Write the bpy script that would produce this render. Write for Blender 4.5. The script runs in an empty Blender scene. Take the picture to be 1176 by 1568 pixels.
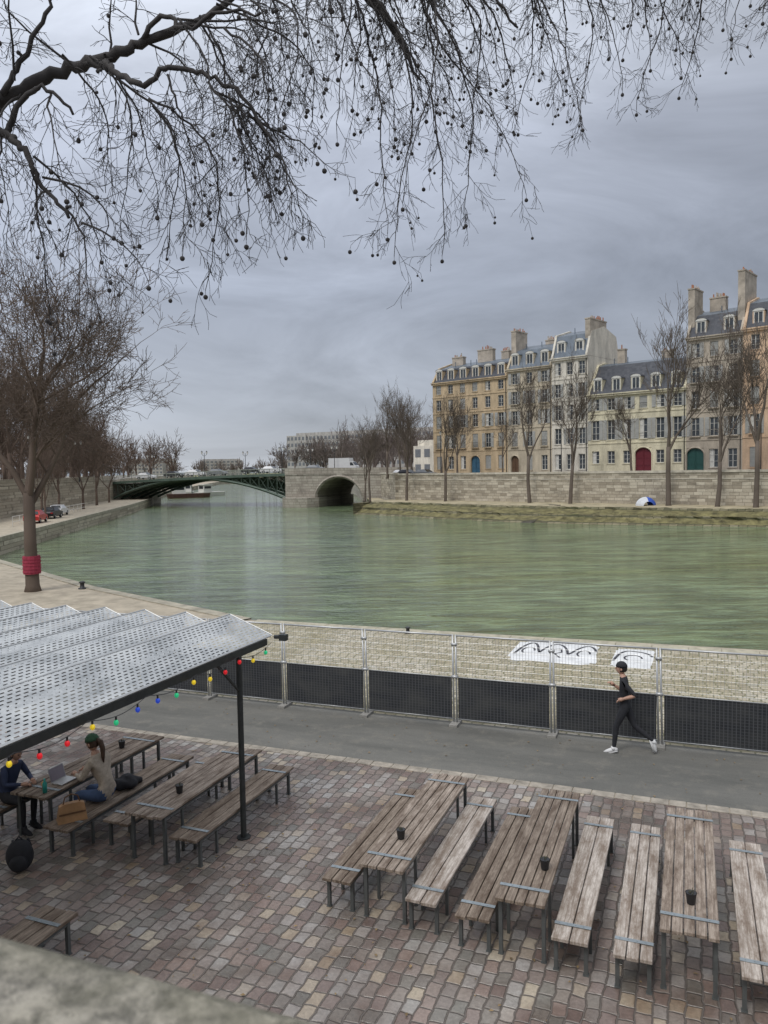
import bpy, math, random
from mathutils import Matrix, Vector, noise
random.seed(7)
rad=math.radians
sc=bpy.context.scene
sc.view_settings.view_transform='Standard'
sc.view_settings.look='None'
sc.view_settings.exposure=0
TH=rad(21.5)
CT,ST=math.cos(TH),math.sin(TH)
def W(p,q,z=0.0): return (p*CT+q*ST,-p*ST+q*CT,z)

# ------------------------------------------------------------------ materials
def newmat(name):
    m=bpy.data.materials.new(name); m.use_nodes=True
    nt=m.node_tree; b=nt.nodes['Principled BSDF']
    return m,nt,b
def N(nt,t,**kw):
    n=nt.nodes.new(t)
    for k,v in kw.items(): setattr(n,k,v)
    return n
def math_n(nt,op,a,b=None,c=None):
    n=N(nt,'ShaderNodeMath',operation=op)
    for i,v in enumerate((a,b,c)):
        if v is None: continue
        if isinstance(v,(int,float)): n.inputs[i].default_value=v
        else: nt.links.new(v,n.inputs[i])
    return n.outputs[0]
def mixc(nt,fac,a,b,mode='MIX'):
    n=N(nt,'ShaderNodeMix',data_type='RGBA',blend_type=mode)
    for s,v in ((n.inputs[0],fac),(n.inputs[6],a),(n.inputs[7],b)):
        if isinstance(v,(int,float)): s.default_value=v
        elif isinstance(v,tuple): s.default_value=(v[0],v[1],v[2],1)
        else: nt.links.new(v,s)
    return n.outputs[2]
def ramp(nt,fac,stops,interp='LINEAR'):
    n=N(nt,'ShaderNodeValToRGB'); n.color_ramp.interpolation=interp
    e=n.color_ramp.elements
    while len(e)<len(stops): e.new(0.5)
    for i,(p,c) in enumerate(stops):
        e[i].position=p
        if isinstance(c,(int,float)): c=(c,c,c)
        e[i].color=(c[0],c[1],c[2],1)
    nt.links.new(fac,n.inputs[0]); return n.outputs[0]
def noise_n(nt,vec,scale,detail=4,rough=0.6,dist=0.0):
    n=N(nt,'ShaderNodeTexNoise'); n.inputs['Scale'].default_value=scale
    n.inputs['Detail'].default_value=detail; n.inputs['Roughness'].default_value=rough
    n.inputs['Distortion'].default_value=dist
    if vec is not None: nt.links.new(vec,n.inputs['Vector'])
    return n.outputs[0]
def mapping(nt,vec,sc3=(1,1,1),rot=(0,0,0),loc=(0,0,0)):
    n=N(nt,'ShaderNodeMapping'); n.inputs['Scale'].default_value=sc3; n.inputs['Rotation'].default_value=rot
    n.inputs['Location'].default_value=loc
    nt.links.new(vec,n.inputs['Vector']); return n.outputs[0]
def objc(nt): return N(nt,'ShaderNodeTexCoord').outputs['Object']
def bump(nt,b,h,strength=0.3,dist=0.02):
    n=N(nt,'ShaderNodeBump'); n.inputs['Strength'].default_value=strength; n.inputs['Distance'].default_value=dist
    nt.links.new(h,n.inputs['Height']); nt.links.new(n.outputs[0],b.inputs['Normal'])
def M(name,col,rough=0.7,var=0.25,scale=3.0,metal=0.0,bmp=0.0,sc3=(1,1,1),emit=None):
    m,nt,b=newmat(name)
    v=mapping(nt,objc(nt),sc3)
    n1=noise_n(nt,v,scale,4,0.65)
    lo=tuple(c*(1-var) for c in col); hi=tuple(min(1,c*(1+var)) for c in col)
    nt.links.new(ramp(nt,n1,[(0.3,lo),(0.7,hi)]),b.inputs['Base Color'])
    b.inputs['Roughness'].default_value=rough; b.inputs['Metallic'].default_value=metal
    if bmp: bump(nt,b,n1,bmp,0.02)
    if emit:
        b.inputs['Emission Color'].default_value=(*emit[0],1); b.inputs['Emission Strength'].default_value=emit[1]
    return m
def twigmat(name,col):
    m,nt,b=newmat(name); b.inputs['Base Color'].default_value=(*col,1); b.inputs['Roughness'].default_value=1; b.inputs['Specular IOR Level'].default_value=.1
    n1=noise_n(nt,objc(nt),.35,2,.5)
    nt.links.new(ramp(nt,n1,[(.3,tuple(c*.7 for c in col)),(.7,tuple(c*1.35 for c in col))]),b.inputs['Base Color']); return m
def blocks(name,w,h,stops,mortar,axes='XY',gap=0.008,soft=0.012,stain=None,rough=0.75,bstr=0.6,bdist=0.02,warp=0.01,grime=None,spec=0.4,bigs=None,finem=0.45,wscale=1.6):
    m,nt,b=newmat(name)
    co=objc(nt)
    nz=N(nt,'ShaderNodeTexNoise'); nz.inputs['Scale'].default_value=wscale/max(w,0.1); nz.inputs['Detail'].default_value=2
    nt.links.new(co,nz.inputs['Vector'])
    off=N(nt,'ShaderNodeVectorMath',operation='SUBTRACT'); nt.links.new(nz.outputs['Color'],off.inputs[0]); off.inputs[1].default_value=(.5,.5,.5)
    scl=N(nt,'ShaderNodeVectorMath',operation='SCALE'); nt.links.new(off.outputs[0],scl.inputs[0]); scl.inputs['Scale'].default_value=warp
    ad=N(nt,'ShaderNodeVectorMath',operation='ADD'); nt.links.new(co,ad.inputs[0]); nt.links.new(scl.outputs[0],ad.inputs[1])
    sp=N(nt,'ShaderNodeSeparateXYZ'); nt.links.new(ad.outputs[0],sp.inputs[0])
    X=sp.outputs[axes[0]]; Y=sp.outputs[axes[1]]
    v=math_n(nt,'DIVIDE',Y,h); row=math_n(nt,'FLOOR',v); fv=math_n(nt,'FRACT',v)
    wn=N(nt,'ShaderNodeTexWhiteNoise',noise_dimensions='1D'); nt.links.new(row,wn.inputs['W'])
    u=math_n(nt,'ADD',math_n(nt,'DIVIDE',X,w),math_n(nt,'MULTIPLY',wn.outputs['Value'],3.0))
    cell=math_n(nt,'FLOOR',u); fu=math_n(nt,'FRACT',u)
    cb=N(nt,'ShaderNodeCombineXYZ'); nt.links.new(cell,cb.inputs[0]); nt.links.new(row,cb.inputs[1])
    w2=N(nt,'ShaderNodeTexWhiteNoise',noise_dimensions='2D'); nt.links.new(cb.outputs[0],w2.inputs['Vector'])
    col=ramp(nt,w2.outputs['Value'],stops)
    du=math_n(nt,'MULTIPLY',math_n(nt,'MINIMUM',fu,math_n(nt,'SUBTRACT',1,fu)),w)
    dv=math_n(nt,'MULTIPLY',math_n(nt,'MINIMUM',fv,math_n(nt,'SUBTRACT',1,fv)),h)
    d=math_n(nt,'MINIMUM',du,dv)
    mr=N(nt,'ShaderNodeMapRange',interpolation_type='SMOOTHSTEP'); nt.links.new(d,mr.inputs['Value'])
    mr.inputs['From Min'].default_value=gap; mr.inputs['From Max'].default_value=gap+soft
    f=mr.outputs[0]
    fine=noise_n(nt,co,9/max(w,0.15)*0.5,4,0.7)
    col=mixc(nt,0.55,col,ramp(nt,fine,[(0.25,finem),(0.75,1.0)]),'MULTIPLY')
    big=noise_n(nt,co,bigs or (0.45 if axes!='XZ' else 0.18),4,0.65,0.4)
    if grime: col=mixc(nt,ramp(nt,big,[(0.40,0),(0.62,grime[1])]),col,grime[0],'MULTIPLY')
    if stain:
        vs=mapping(nt,co,stain[2]); sn=noise_n(nt,vs,stain[3],5,0.7)
        col=mixc(nt,ramp(nt,sn,[(0.5,0),(0.68,stain[1])]),col,stain[0])
    col=mixc(nt,f,mortar,col)
    nt.links.new(col,b.inputs['Base Color'])
    rr=ramp(nt,w2.outputs['Color'],[(0,max(.05,rough-0.2)),(1,rough+0.1)])
    nt.links.new(rr,b.inputs['Roughness']); b.inputs['Specular IOR Level'].default_value=spec
    hgt=math_n(nt,'ADD',f,math_n(nt,'ADD',math_n(nt,'MULTIPLY',fine,0.5),math_n(nt,'MULTIPLY',w2.outputs['Value'],0.5)))
    bump(nt,b,hgt,bstr,bdist)
    return m

m_cob=blocks('cobble_setts',0.215,0.165,[(0.0,(.24,.18,.155)),(0.15,(.34,.27,.24)),(0.3,(.25,.24,.21)),(0.45,(.37,.32,.28)),(0.6,(.35,.26,.22)),(0.75,(.42,.40,.37)),(0.88,(.50,.47,.44)),(0.95,(.48,.39,.28)),(1.0,(.60,.53,.42))],(.14,.12,.105),axes='YX',gap=0.002,soft=0.016,rough=0.38,bstr=0.75,bdist=0.018,warp=0.085,grime=((.52,.44,.40),1.0),spec=.55,bigs=.55,finem=.25,wscale=.9)
m_cob2=blocks('quay_setts_pale',0.26,0.19,[(0.0,(.42,.37,.28)),(0.4,(.54,.48,.37)),(0.8,(.66,.60,.49)),(1.0,(.46,.43,.36))],(.20,.19,.11),gap=0.008,soft=0.022,rough=0.8,bstr=0.5,warp=0.07,grime=((.70,.68,.55),0.9))
m_wall=blocks('quay_wall_limestone',1.1,0.42,[(0.0,(.36,.315,.24)),(0.5,(.52,.46,.36)),(1.0,(.66,.60,.48))],(.22,.19,.15),axes='XZ',gap=0.008,soft=0.03,rough=0.85,bdist=0.03,warp=0.02,stain=((.15,.13,.10),0.75,(0.5,0.5,1.6),0.55))
m_ledge=blocks('bank_ledge_stone',0.9,0.35,[(0.0,(.11,.10,.06)),(0.5,(.19,.17,.10)),(1.0,(.28,.25,.16))],(.06,.06,.03),axes='XZ',gap=0.01,soft=0.05,rough=0.9,bdist=0.06,warp=0.15,stain=((.05,.065,.02),0.85,(0.3,0.3,2),0.8))
m_bridgestone=blocks('bridge_stone',1.2,0.5,[(0.0,(.36,.32,.27)),(1.0,(.50,.46,.39))],(.2,.18,.15),axes='XZ',gap=0.01,soft=0.04,rough=0.85,stain=((.15,.13,.11),0.7,(1,1,.4),0.4))
def asphalt():
    m,nt,b=newmat('asphalt'); co=objc(nt)
    n1=noise_n(nt,co,60,3,0.8); n2=noise_n(nt,mapping(nt,co,(0.3,1.4,1)),0.7,5,0.65); n3=noise_n(nt,co,2.3,4,.7)
    c=mixc(nt,ramp(nt,n2,[(.3,0),(.7,1)]),(.115,.115,.105),(.205,.20,.18))
    c=mixc(nt,ramp(nt,n3,[(.52,0),(.72,.5)]),c,(.27,.25,.21))
    c=mixc(nt,0.6,c,ramp(nt,n1,[(0.3,0.5),(0.7,1.0)]),'MULTIPLY')
    nt.links.new(c,b.inputs['Base Color']); b.inputs['Roughness'].default_value=0.88; bump(nt,b,n1,0.4,0.005)
    return m
m_asph=asphalt()
def water():
    m,nt,b=newmat('river_water'); co=objc(nt)
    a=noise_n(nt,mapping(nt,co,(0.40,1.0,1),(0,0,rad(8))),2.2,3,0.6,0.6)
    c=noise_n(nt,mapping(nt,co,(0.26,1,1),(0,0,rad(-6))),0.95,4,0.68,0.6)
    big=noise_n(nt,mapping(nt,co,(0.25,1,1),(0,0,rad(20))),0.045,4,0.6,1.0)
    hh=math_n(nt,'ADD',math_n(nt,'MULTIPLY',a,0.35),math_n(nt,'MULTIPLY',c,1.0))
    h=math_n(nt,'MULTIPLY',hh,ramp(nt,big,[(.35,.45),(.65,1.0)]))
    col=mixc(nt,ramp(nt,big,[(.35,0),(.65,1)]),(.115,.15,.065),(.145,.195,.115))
    col=mixc(nt,1.0,col,ramp(nt,c,[(.38,.62),(.5,1.0),(.62,1.55)]),'MULTIPLY')  # sky glints and dark troughs of the ripples painted into the base colour
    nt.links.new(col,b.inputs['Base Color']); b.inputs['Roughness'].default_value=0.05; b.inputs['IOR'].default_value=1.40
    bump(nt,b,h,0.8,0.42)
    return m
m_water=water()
def wood(name,a,c):
    m,nt,b=newmat(name); co=objc(nt)
    v=mapping(nt,co,(16,0.5,4)); n1=noise_n(nt,v,3.0,6,0.85,0.3)
    n2=noise_n(nt,mapping(nt,co,(5,1.4,3)),1.3,5,0.75)
    col=mixc(nt,ramp(nt,n1,[(0.40,0),(0.60,1)]),tuple(x*.8 for x in a),c)
    col=mixc(nt,ramp(nt,n2,[(0.42,0),(0.64,0.9)]),col,(a[0]*.5,a[1]*.43,a[2]*.37))
    nt.links.new(col,b.inputs['Base Color']); b.inputs['Roughness'].default_value=0.75; bump(nt,b,n1,0.6,0.008)
    return m
m_wood_d=wood('weathered_wood_brown',(.19,.145,.11),(.35,.285,.225))
m_wood_l=wood('weathered_wood_pale',(.36,.30,.25),(.64,.58,.52))
m_wood_m=wood('weathered_wood_grey',(.23,.18,.14),(.48,.40,.33))
m_steel=M('painted_steel_grey',(.12,.13,.13),0.45,0.15,8,0.3)
m_galv=M('galvanised_steel',(.50,.51,.51),0.4,0.12,10,0.5)
m_dark=M('dark_steel',(.045,.05,.05),0.5,0.2,8,0.3)
m_strap=M('strap_steel',(.30,.34,.36),0.45,0.12,8,0.5)
m_bark=M('plane_bark_dark',(.050,.046,.045),0.9,0.35,6,bmp=0.4)
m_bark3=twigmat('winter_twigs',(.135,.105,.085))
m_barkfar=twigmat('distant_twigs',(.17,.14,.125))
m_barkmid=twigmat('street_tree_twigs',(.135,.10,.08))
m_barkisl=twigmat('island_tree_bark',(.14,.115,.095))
m_gravel=M('gravel_quay',(.40,.35,.27),0.95,0.28,1.2,bmp=0.2)
m_grass=M('bank_grass',(.20,.20,.09),0.95,0.45,0.5,bmp=0.3)
m_pave=M('street_pavement',(.30,.28,.25),0.9,0.15,0.8)
m_slate=blocks('slate_roof',0.4,0.3,[(0,(.055,.06,.075)),(1,(.095,.10,.115))],(.05,.055,.065),axes='XZ',gap=.004,soft=.02,rough=.6,bstr=.3)
m_zinc=M('zinc_roof',(.13,.155,.185),0.5,0.25,0.6,0.2)
m_glass=M('window_glass',(.05,.06,.07),0.12,0.4,0.5)
m_frame=M('white_window_frame',(.62,.61,.57),0.6,0.08)
m_shut=M('grey_shutters',(.36,.36,.34),0.7,0.15,2)
m_iron=M('wrought_iron',(.03,.03,.032),0.5,0.2)
m_chim=M('chimney_render',(.40,.35,.29),0.9,0.35,0.7)
m_pot=M('terracotta_pots',(.36,.16,.09),0.8,0.2)
m_bgreen=M('bridge_green_iron',(.085,.12,.095),0.55,0.25,1)
m_rail=M('bridge_rail',(.26,.28,.24),0.6,0.15,1)
def wallm(name,c):
    m,nt,b=newmat(name); co=objc(nt)
    n1=noise_n(nt,mapping(nt,co,(1,1,0.3)),0.7,5,0.68); n2=noise_n(nt,co,4,4,0.7)
    col=mixc(nt,ramp(nt,n1,[(0.3,0),(0.70,1)]),tuple(min(.9,x*1.14) for x in c),tuple(x*0.60 for x in c))
    col=mixc(nt,0.35,col,ramp(nt,n2,[(0.3,0.5),(0.7,1.0)]),'MULTIPLY')
    nt.links.new(col,b.inputs['Base Color']); b.inputs['Roughness'].default_value=0.9
    return m
w_beige=wallm('facade_ochre_stone',(.62,.48,.31)); w_cream=wallm('facade_cream',(.62,.54,.41))
w_white=wallm('facade_offwhite',(.78,.73,.63)); w_cream2=wallm('facade_pale_yellow',(.74,.68,.50))
w_grey=wallm('facade_grey_stone',(.54,.47,.38)); w_peach=wallm('facade_peach',(.74,.53,.36))
w_far=wallm('facade_far',(.48,.46,.43))

# ------------------------------------------------------------------ mesh builder
class MB:
    def __init__(s): s.v=[];s.f=[];s.m=[]
    def quad(s,a,b,c,d,m=0):
        i=len(s.v); s.v+= [tuple(a),tuple(b),tuple(c),tuple(d)]; s.f.append((i,i+1,i+2,i+3)); s.m.append(m)
    def poly(s,pts,m=0):
        i=len(s.v); s.v+=[tuple(p) for p in pts]; s.f.append(tuple(range(i,i+len(pts)))); s.m.append(m)
    def box(s,x0,x1,y0,y1,z0,z1,m=0):
        i=len(s.v)
        s.v+=[(x0,y0,z0),(x1,y0,z0),(x1,y1,z0),(x0,y1,z0),(x0,y0,z1),(x1,y0,z1),(x1,y1,z1),(x0,y1,z1)]
        for f in ((0,3,2,1),(4,5,6,7),(0,1,5,4),(1,2,6,5),(2,3,7,6),(3,0,4,7)):
            s.f.append(tuple(i+k for k in f)); s.m.append(m)
    def tube(s,pts,rs,n=5,m=0,cap=True):
        pts=[Vector(p) for p in pts]
        if isinstance(rs,(int,float)): rs=[rs]*len(pts)
        i0=len(s.v); L=len(pts)
        ref=None
        for k in range(L):
            t=(pts[min(k+1,L-1)]-pts[max(k-1,0)])
            if t.length<1e-9: t=Vector((0,0,1))
            t.normalize()
            if ref is None:
                ref=Vector((0,0,1)) if abs(t.z)<0.9 else Vector((1,0,0))
                ref=(ref-t*ref.dot(t)).normalized()
            else:
                r2=ref-t*ref.dot(t)
                if r2.length<1e-4: r2=t.orthogonal()
                ref=r2.normalized()
            bn=t.cross(ref)
            for j in range(n):
                a=2*math.pi*j/n
                s.v.append(tuple(pts[k]+(ref*math.cos(a)+bn*math.sin(a))*rs[k]))
        for k in range(L-1):
            for j in range(n):
                a=i0+k*n+j; b=i0+k*n+(j+1)%n
                s.f.append((a,b,b+n,a+n)); s.m.append(m)
        if cap:
            s.f.append(tuple(i0+j for j in reversed(range(n)))); s.m.append(m)
            s.f.append(tuple(i0+(L-1)*n+j for j in range(n))); s.m.append(m)
    def ball(s,c,r,m=0,nu=8,nv=6,fn=None):
        if isinstance(r,(int,float)): r=(r,r,r)
        i0=len(s.v)
        for a in range(nv+1):
            ph=math.pi*a/nv
            for b in range(nu):
                t=2*math.pi*b/nu
                p=Vector((math.sin(ph)*math.cos(t),math.sin(ph)*math.sin(t),math.cos(ph)))
                p=Vector((p.x*r[0],p.y*r[1],p.z*r[2]))
                if fn: p=fn(p)
                s.v.append(tuple(Vector(c)+p))
        for a in range(nv):
            for b in range(nu):
                q=i0+a*nu+b; w=i0+a*nu+(b+1)%nu
                s.f.append((q,q+nu,w+nu,w)); s.m.append(m)
    def mesh(s,name,mats,smooth=False):
        me=bpy.data.meshes.new(name); me.from_pydata(s.v,[],s.f)
        for m in mats: me.materials.append(m)
        if len(mats)>1: me.polygons.foreach_set('material_index',s.m)
        if smooth: me.polygons.foreach_set('use_smooth',[True]*len(s.f))
        me.update(); return me
    def obj(s,name,mats,loc=(0,0,0),rz=0,parent=None,smooth=False):
        return place(name,s.mesh(name,mats,smooth),loc,rz,parent)
def place(name,me,loc=(0,0,0),rz=0,parent=None):
    o=bpy.data.objects.new(name,me); o.location=loc; o.rotation_euler=(0,0,rz)
    sc.collection.objects.link(o)
    if parent: o.parent=parent
    return o
def empty(name,loc=(0,0,0),rz=0):
    return place(name,None,loc,rz)
def bevel(o,w=0.006,seg=1):
    b=o.modifiers.new('bevel','BEVEL'); b.width=w; b.segments=seg; b.limit_method='ANGLE'; return o
def prism(name,poly,zt,zb,mats,loc=(0,0,0),rz=0):
    mb=MB(); mb.poly([(x,y,zt) for x,y in poly],0)
    n=len(poly)
    for i in range(n):
        a=poly[i]; b=poly[(i+1)%n]
        mb.quad((a[0],a[1],zb),(b[0],b[1],zb),(b[0],b[1],zt),(a[0],a[1],zt),1)
    me=mb.mesh(name,mats)
    return place(name,me,loc,rz)

# ------------------------------------------------------------------ camera
cd=bpy.data.cameras.new('camera'); cam=bpy.data.objects.new('camera',cd); sc.collection.objects.link(cam); sc.camera=cam
R=Matrix.Rotation(rad(90-3.2),4,'X')@Matrix.Rotation(rad(-1.0),4,'Z')
cam.matrix_world=Matrix.Translation((0,0,5.7))@R
cd.sensor_fit='VERTICAL'; cd.sensor_height=36; cd.lens=1184/1568*36
cd.clip_start=0.05; cd.clip_end=6000
cd.dof.use_dof=True; cd.dof.focus_distance=18; cd.dof.aperture_fstop=8.0

# ------------------------------------------------------------------ world + sun
w=bpy.data.worlds.new('World'); sc.world=w; w.use_nodes=True
nt=w.node_tree; bg=nt.nodes['Background']
sky=N(nt,'ShaderNodeTexSky',sky_type='NISHITA'); sky.sun_disc=False
SE,SA=rad(52),rad(215)
sky.sun_elevation=SE; sky.sun_rotation=SA
tc=N(nt,'ShaderNodeTexCoord'); g=tc.outputs['Generated']
sp=N(nt,'ShaderNodeSeparateXYZ'); nt.links.new(g,sp.inputs[0])
cl=ramp(nt,sp.outputs['Z'],[(0.0,(.50,.53,.58)),(0.07,(.43,.465,.53)),(0.22,(.385,.425,.51)),(0.38,(.51,.555,.66)),(0.50,(.70,.75,.85)),(1.0,(1.25,1.27,1.32))])
vm=mapping(nt,g,(1,1,3.4),(0,0,0),(.3,0,0)); n1=noise_n(nt,vm,2.2,6,0.6,0.9)
cl=mixc(nt,1.0,cl,ramp(nt,n1,[(0.28,0.74),(0.5,1.0),(0.70,1.26)]),'MULTIPLY')
lf=math_n(nt,'MULTIPLY_ADD',sp.outputs['X'],-0.36,1.0)
cb=N(nt,'ShaderNodeCombineColor'); [nt.links.new(lf,cb.inputs[i]) for i in range(3)]
cl=mixc(nt,1.0,cl,cb.outputs[0],'MULTIPLY')
sc10=N(nt,'ShaderNodeVectorMath',operation='SCALE'); nt.links.new(cl,sc10.inputs[0]); sc10.inputs['Scale'].default_value=10.0
fin=mixc(nt,0.95,sky.outputs[0],sc10.outputs[0])
nt.links.new(fin,bg.inputs['Color']); bg.inputs['Strength'].default_value=0.1
sd=bpy.data.lights.new('sun','SUN'); sd.energy=1.4; sd.angle=rad(18); sd.color=(1,.96,.9)
so=bpy.data.objects.new('sun',sd); sc.collection.objects.link(so)
dv=Vector((math.sin(SA)*math.cos(SE),math.cos(SA)*math.cos(SE),math.sin(SE)))
so.rotation_euler=dv.to_track_quat('Z','Y').to_euler()

# ------------------------------------------------------------------ terrain
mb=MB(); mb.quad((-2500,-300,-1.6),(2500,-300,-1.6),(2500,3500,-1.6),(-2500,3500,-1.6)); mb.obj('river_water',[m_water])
mb=MB(); mb.quad((-4000,-4000,-5),(4000,-4000,-5),(4000,5000,-5),(-4000,5000,-5)); mb.obj('ground',[m_gravel])
quay=[(140,-24.6),W(-15.5,25.45)[:2],(-14.6,38.6),(-25.9,51.8),(-33,62),(-35.3,70.7),(-39.8,100.4),(-46.3,142.9),(-51.3,169.8),(-66,230),(-95,450),(-400,450),(-400,-200),(140,-200)]
prism('quay_ground',quay,0,-4,[m_gravel,m_wall])
def sheet(name,p0,p1,q0,q1,z,mat):
    mb=MB(); mb.quad((p0,q0,z),(p1,q0,z),(p1,q1,z),(p0,q1,z)); return mb.obj(name,[mat],rz=-TH)
sheet('cobbled_terrace',-40,60,0.4,13.45,0.004,m_cob)
sheet('cobbled_quay_edge',-15.2,60,16.42,25.05,0.004,m_cob2)
sheet('riverside_path',-60,60,13.67,16.42,0.008,m_asph)
mb=MB(); 
x=-40.0
while x<60:
    L=random.uniform(0.25,0.42); mb.box(x,x+L-0.014,13.45,13.665,-0.05,0.012+random.uniform(0,.006)); x+=L
bevel(mb.obj('path_kerb',[M('kerb_stone',(.33,.295,.245),.85,.4,4)],rz=-TH))
mb=MB(); x=-15.3
while x<60:
    L=random.uniform(0.9,1.4); mb.box(x,x+L-0.015,25.05,25.5,-0.3,0.03); x+=L
bevel(mb.obj('quay_coping',[M('coping_stone',(.40,.37,.28),.9,.3,3)],rz=-TH))
def edge_coping(pts):
    mb=MB()
    for a,b in zip(pts,pts[1:]):
        a=Vector((*a,0)); b=Vector((*b,0)); d=(b-a).normalized(); n=Vector((-d.y,d.x,0)); L=(b-a).length; k=0
        while k<L:
            e=min(L,k+1.6)-.02; p=a+d*k; q=a+d*e
            mb.poly([(*(p-n*.03)[:2],.05),(*(q-n*.03)[:2],.05),(*(q+n*.5)[:2],.05),(*(p+n*.5)[:2],.05)]); 
            mb.quad((*(p-n*.03)[:2],-.35),(*(q-n*.03)[:2],-.35),(*(q-n*.03)[:2],.05),(*(p-n*.03)[:2],.05)); mb.quad((*(p+n*.5)[:2],.0),(*(q+n*.5)[:2],.0),(*(q+n*.5)[:2],.05),(*(p+n*.5)[:2],.05)); k+=1.6
    mb.obj('quay_edge_stones',[M('edge_stone',(.36,.33,.26),.9,.3,1.5)])
edge_coping([(-5.2,29.5),(-14.6,38.6),(-25.9,51.8),(-33,62),(-35.3,70.7),(-39.8,100.4),(-46.3,142.9),(-51.3,169.8)])
up=[(-58.7,168),(-50.5,100),(-42,62),(-30,30),W(-15,0.3)[:2],W(70,0.3)[:2],(40,-150),(-390,-150),(-390,445),(-110,445),(-75,230)]
prism('upper_street',up,4.3,0,[m_pave,m_wall])
mb=MB(); x=-14.0
while x<30:
    mb.box(x,x+1.79,0.02,0.48,5.12,5.308); x+=1.8
mb.box(-14,30,0.06,0.42,4.3,5.12)
def parapet_stone():
    m,nt,b=newmat('parapet_stone'); co=objc(nt)
    n1=noise_n(nt,co,16,6,.75); n2=noise_n(nt,co,45,5,.75); n3=noise_n(nt,co,3,4,.6)
    c=mixc(nt,ramp(nt,n1,[(.38,0),(.60,1)]),(.12,.115,.095),(.40,.37,.31))
    c=mixc(nt,ramp(nt,n2,[(.35,0),(.55,1)]),(.10,.095,.08),c); c=mixc(nt,ramp(nt,n3,[(.5,0),(.7,.4)]),c,(.24,.23,.14))
    nt.links.new(c,b.inputs['Base Color']); b.inputs['Roughness'].default_value=.95; bump(nt,b,n2,.9,.012); return m
bevel(mb.obj('stone_parapet',[parapet_stone()],rz=-TH),0.015,2)
mb=MB()
for a,b in zip([(-58.7,168),(-50.5,100),(-42,62)],[(-50.5,100),(-42,62),(-30,30)]):
    a=Vector((*a,0));b=Vector((*b,0)); d=(b-a).normalized(); n=Vector((-d.y,d.x,0))*.35
    q=[a,b,b-n,a-n]; mb.poly([(v.x,v.y,5.15) for v in q])
    for i in range(4): 
        u_,v_=q[i],q[(i+1)%4]; mb.quad((u_.x,u_.y,4.2),(v_.x,v_.y,4.2),(v_.x,v_.y,5.15),(u_.x,u_.y,5.15))
mb.obj('street_parapet',[m_wall])
ZS=4.0
prism('island_ground',[(-35,440),(-8,220),(-3,152),(0.2,147.9),(2.6,131.3),(45.7,92.35),(140,6.8),(900,6.8),(900,800),(-35,800)],ZS,-4,[m_pave,m_bridgestone])
prism('far_bank_ground',[(-2500,452),(-96,452),(-60,560),(-40,900),(1500,900),(1500,2500),(-2500,2500)],1.5,-4,[m_grass,m_wall])

# island river wall + lower bank
WD=Vector((.742,-.670,0)); WN=Vector((.670,.742,0)); WA=math.atan2(-.670,.742)
m_coping=M('wall_coping',(.50,.46,.38),.9,.3,1)
mb=MB(); mb.box(0,150,-0.0,0.5,-2,4.55,0); mb.box(-0.05,150,-0.12,0.62,4.55,4.85,1); mb.box(0,150,-.06,0,3.7,3.86,1)
mb.obj('river_wall',[m_wall,m_coping],(2.5,131,0),WA)
mb=MB(); mb.box(0,17.3,0,0.5,-2,4.7,0); mb.box(-.1,17.3,-.1,.6,4.7,5.0,1)
mb.obj('river_wall',[m_wall,m_coping],(2.5,131,0),math.atan2(17,-2.5))
def isl(t,off): 
    v=Vector((2.5,131,0))+WD*t-WN*off; return (v.x,v.y)
mb=MB()
prof=[(-2,9.0),(6,10),(18,12.6),(30,13.2),(38,12.6),(48,10),(58,6.8),(75,6.2),(150,6.2)]
segs=[]
for i in range(len(prof)-1):
    t0,w0=prof[i]; t1,w1=prof[i+1]; n=max(1,int((t1-t0)/0.6))
    for k in range(n): 
        f=k/n; segs.append((t0+(t1-t0)*f, w0+(w1-w0)*f))
segs.append(prof[-1])
def jit(a,b): return noise.noise(Vector((a*1.3,b*3.1,0)))+.7*noise.noise(Vector((a*.25,b*3.1,7)))
for (t0,w0),(t1,w1) in zip(segs,segs[1:]):
    def P_(t,w,k):
        wv=[0,w*.3,w*.54,w*.54+.25,w*.68,w*.78,w*.78+.15,w*.9,w][k]; z=[0.45,0.38,0.30,0.0,-.25,-.55,-0.85,-1.35,-2.0][k]
        if k>=2: wv+=0.35*jit(t,k); z+=0.10*jit(t,k+9)
        return (t,-wv,z)
    for k in range(8):
        mi=(0,0,2,3,3,2,3,2)[k]
        mb.quad(P_(t0,w0,k),P_(t0,w0,k+1),P_(t1,w1,k+1),P_(t1,w1,k),mi)
m_walk=M('walk_dirt',(.38,.33,.22),.95,.35,.6)
m_moss=M('bank_moss',(.15,.135,.06),.95,.65,1.1,bmp=.5)
mb.obj('lower_bank',[m_walk,m_walk,m_ledge,m_moss],(2.5,131,0),WA)
prism('bank_tip',[isl(-2,9)[:2],isl(-2,0)[:2],(-1.0,147),(-3.2,147.5),(-2.2,130)],0.2,-3,[m_walk,m_ledge])
mb=MB()
for i in range(18): mb.box(0,1.6,-5.6-i*.42,-5.18-i*.42,-2,0.42-i*.115)
mb.obj('bank_stairs',[M('stair_stone',(.12,.11,.09),.9,.3,2)],tuple(isl(32,0))+(0,),WA)

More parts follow.
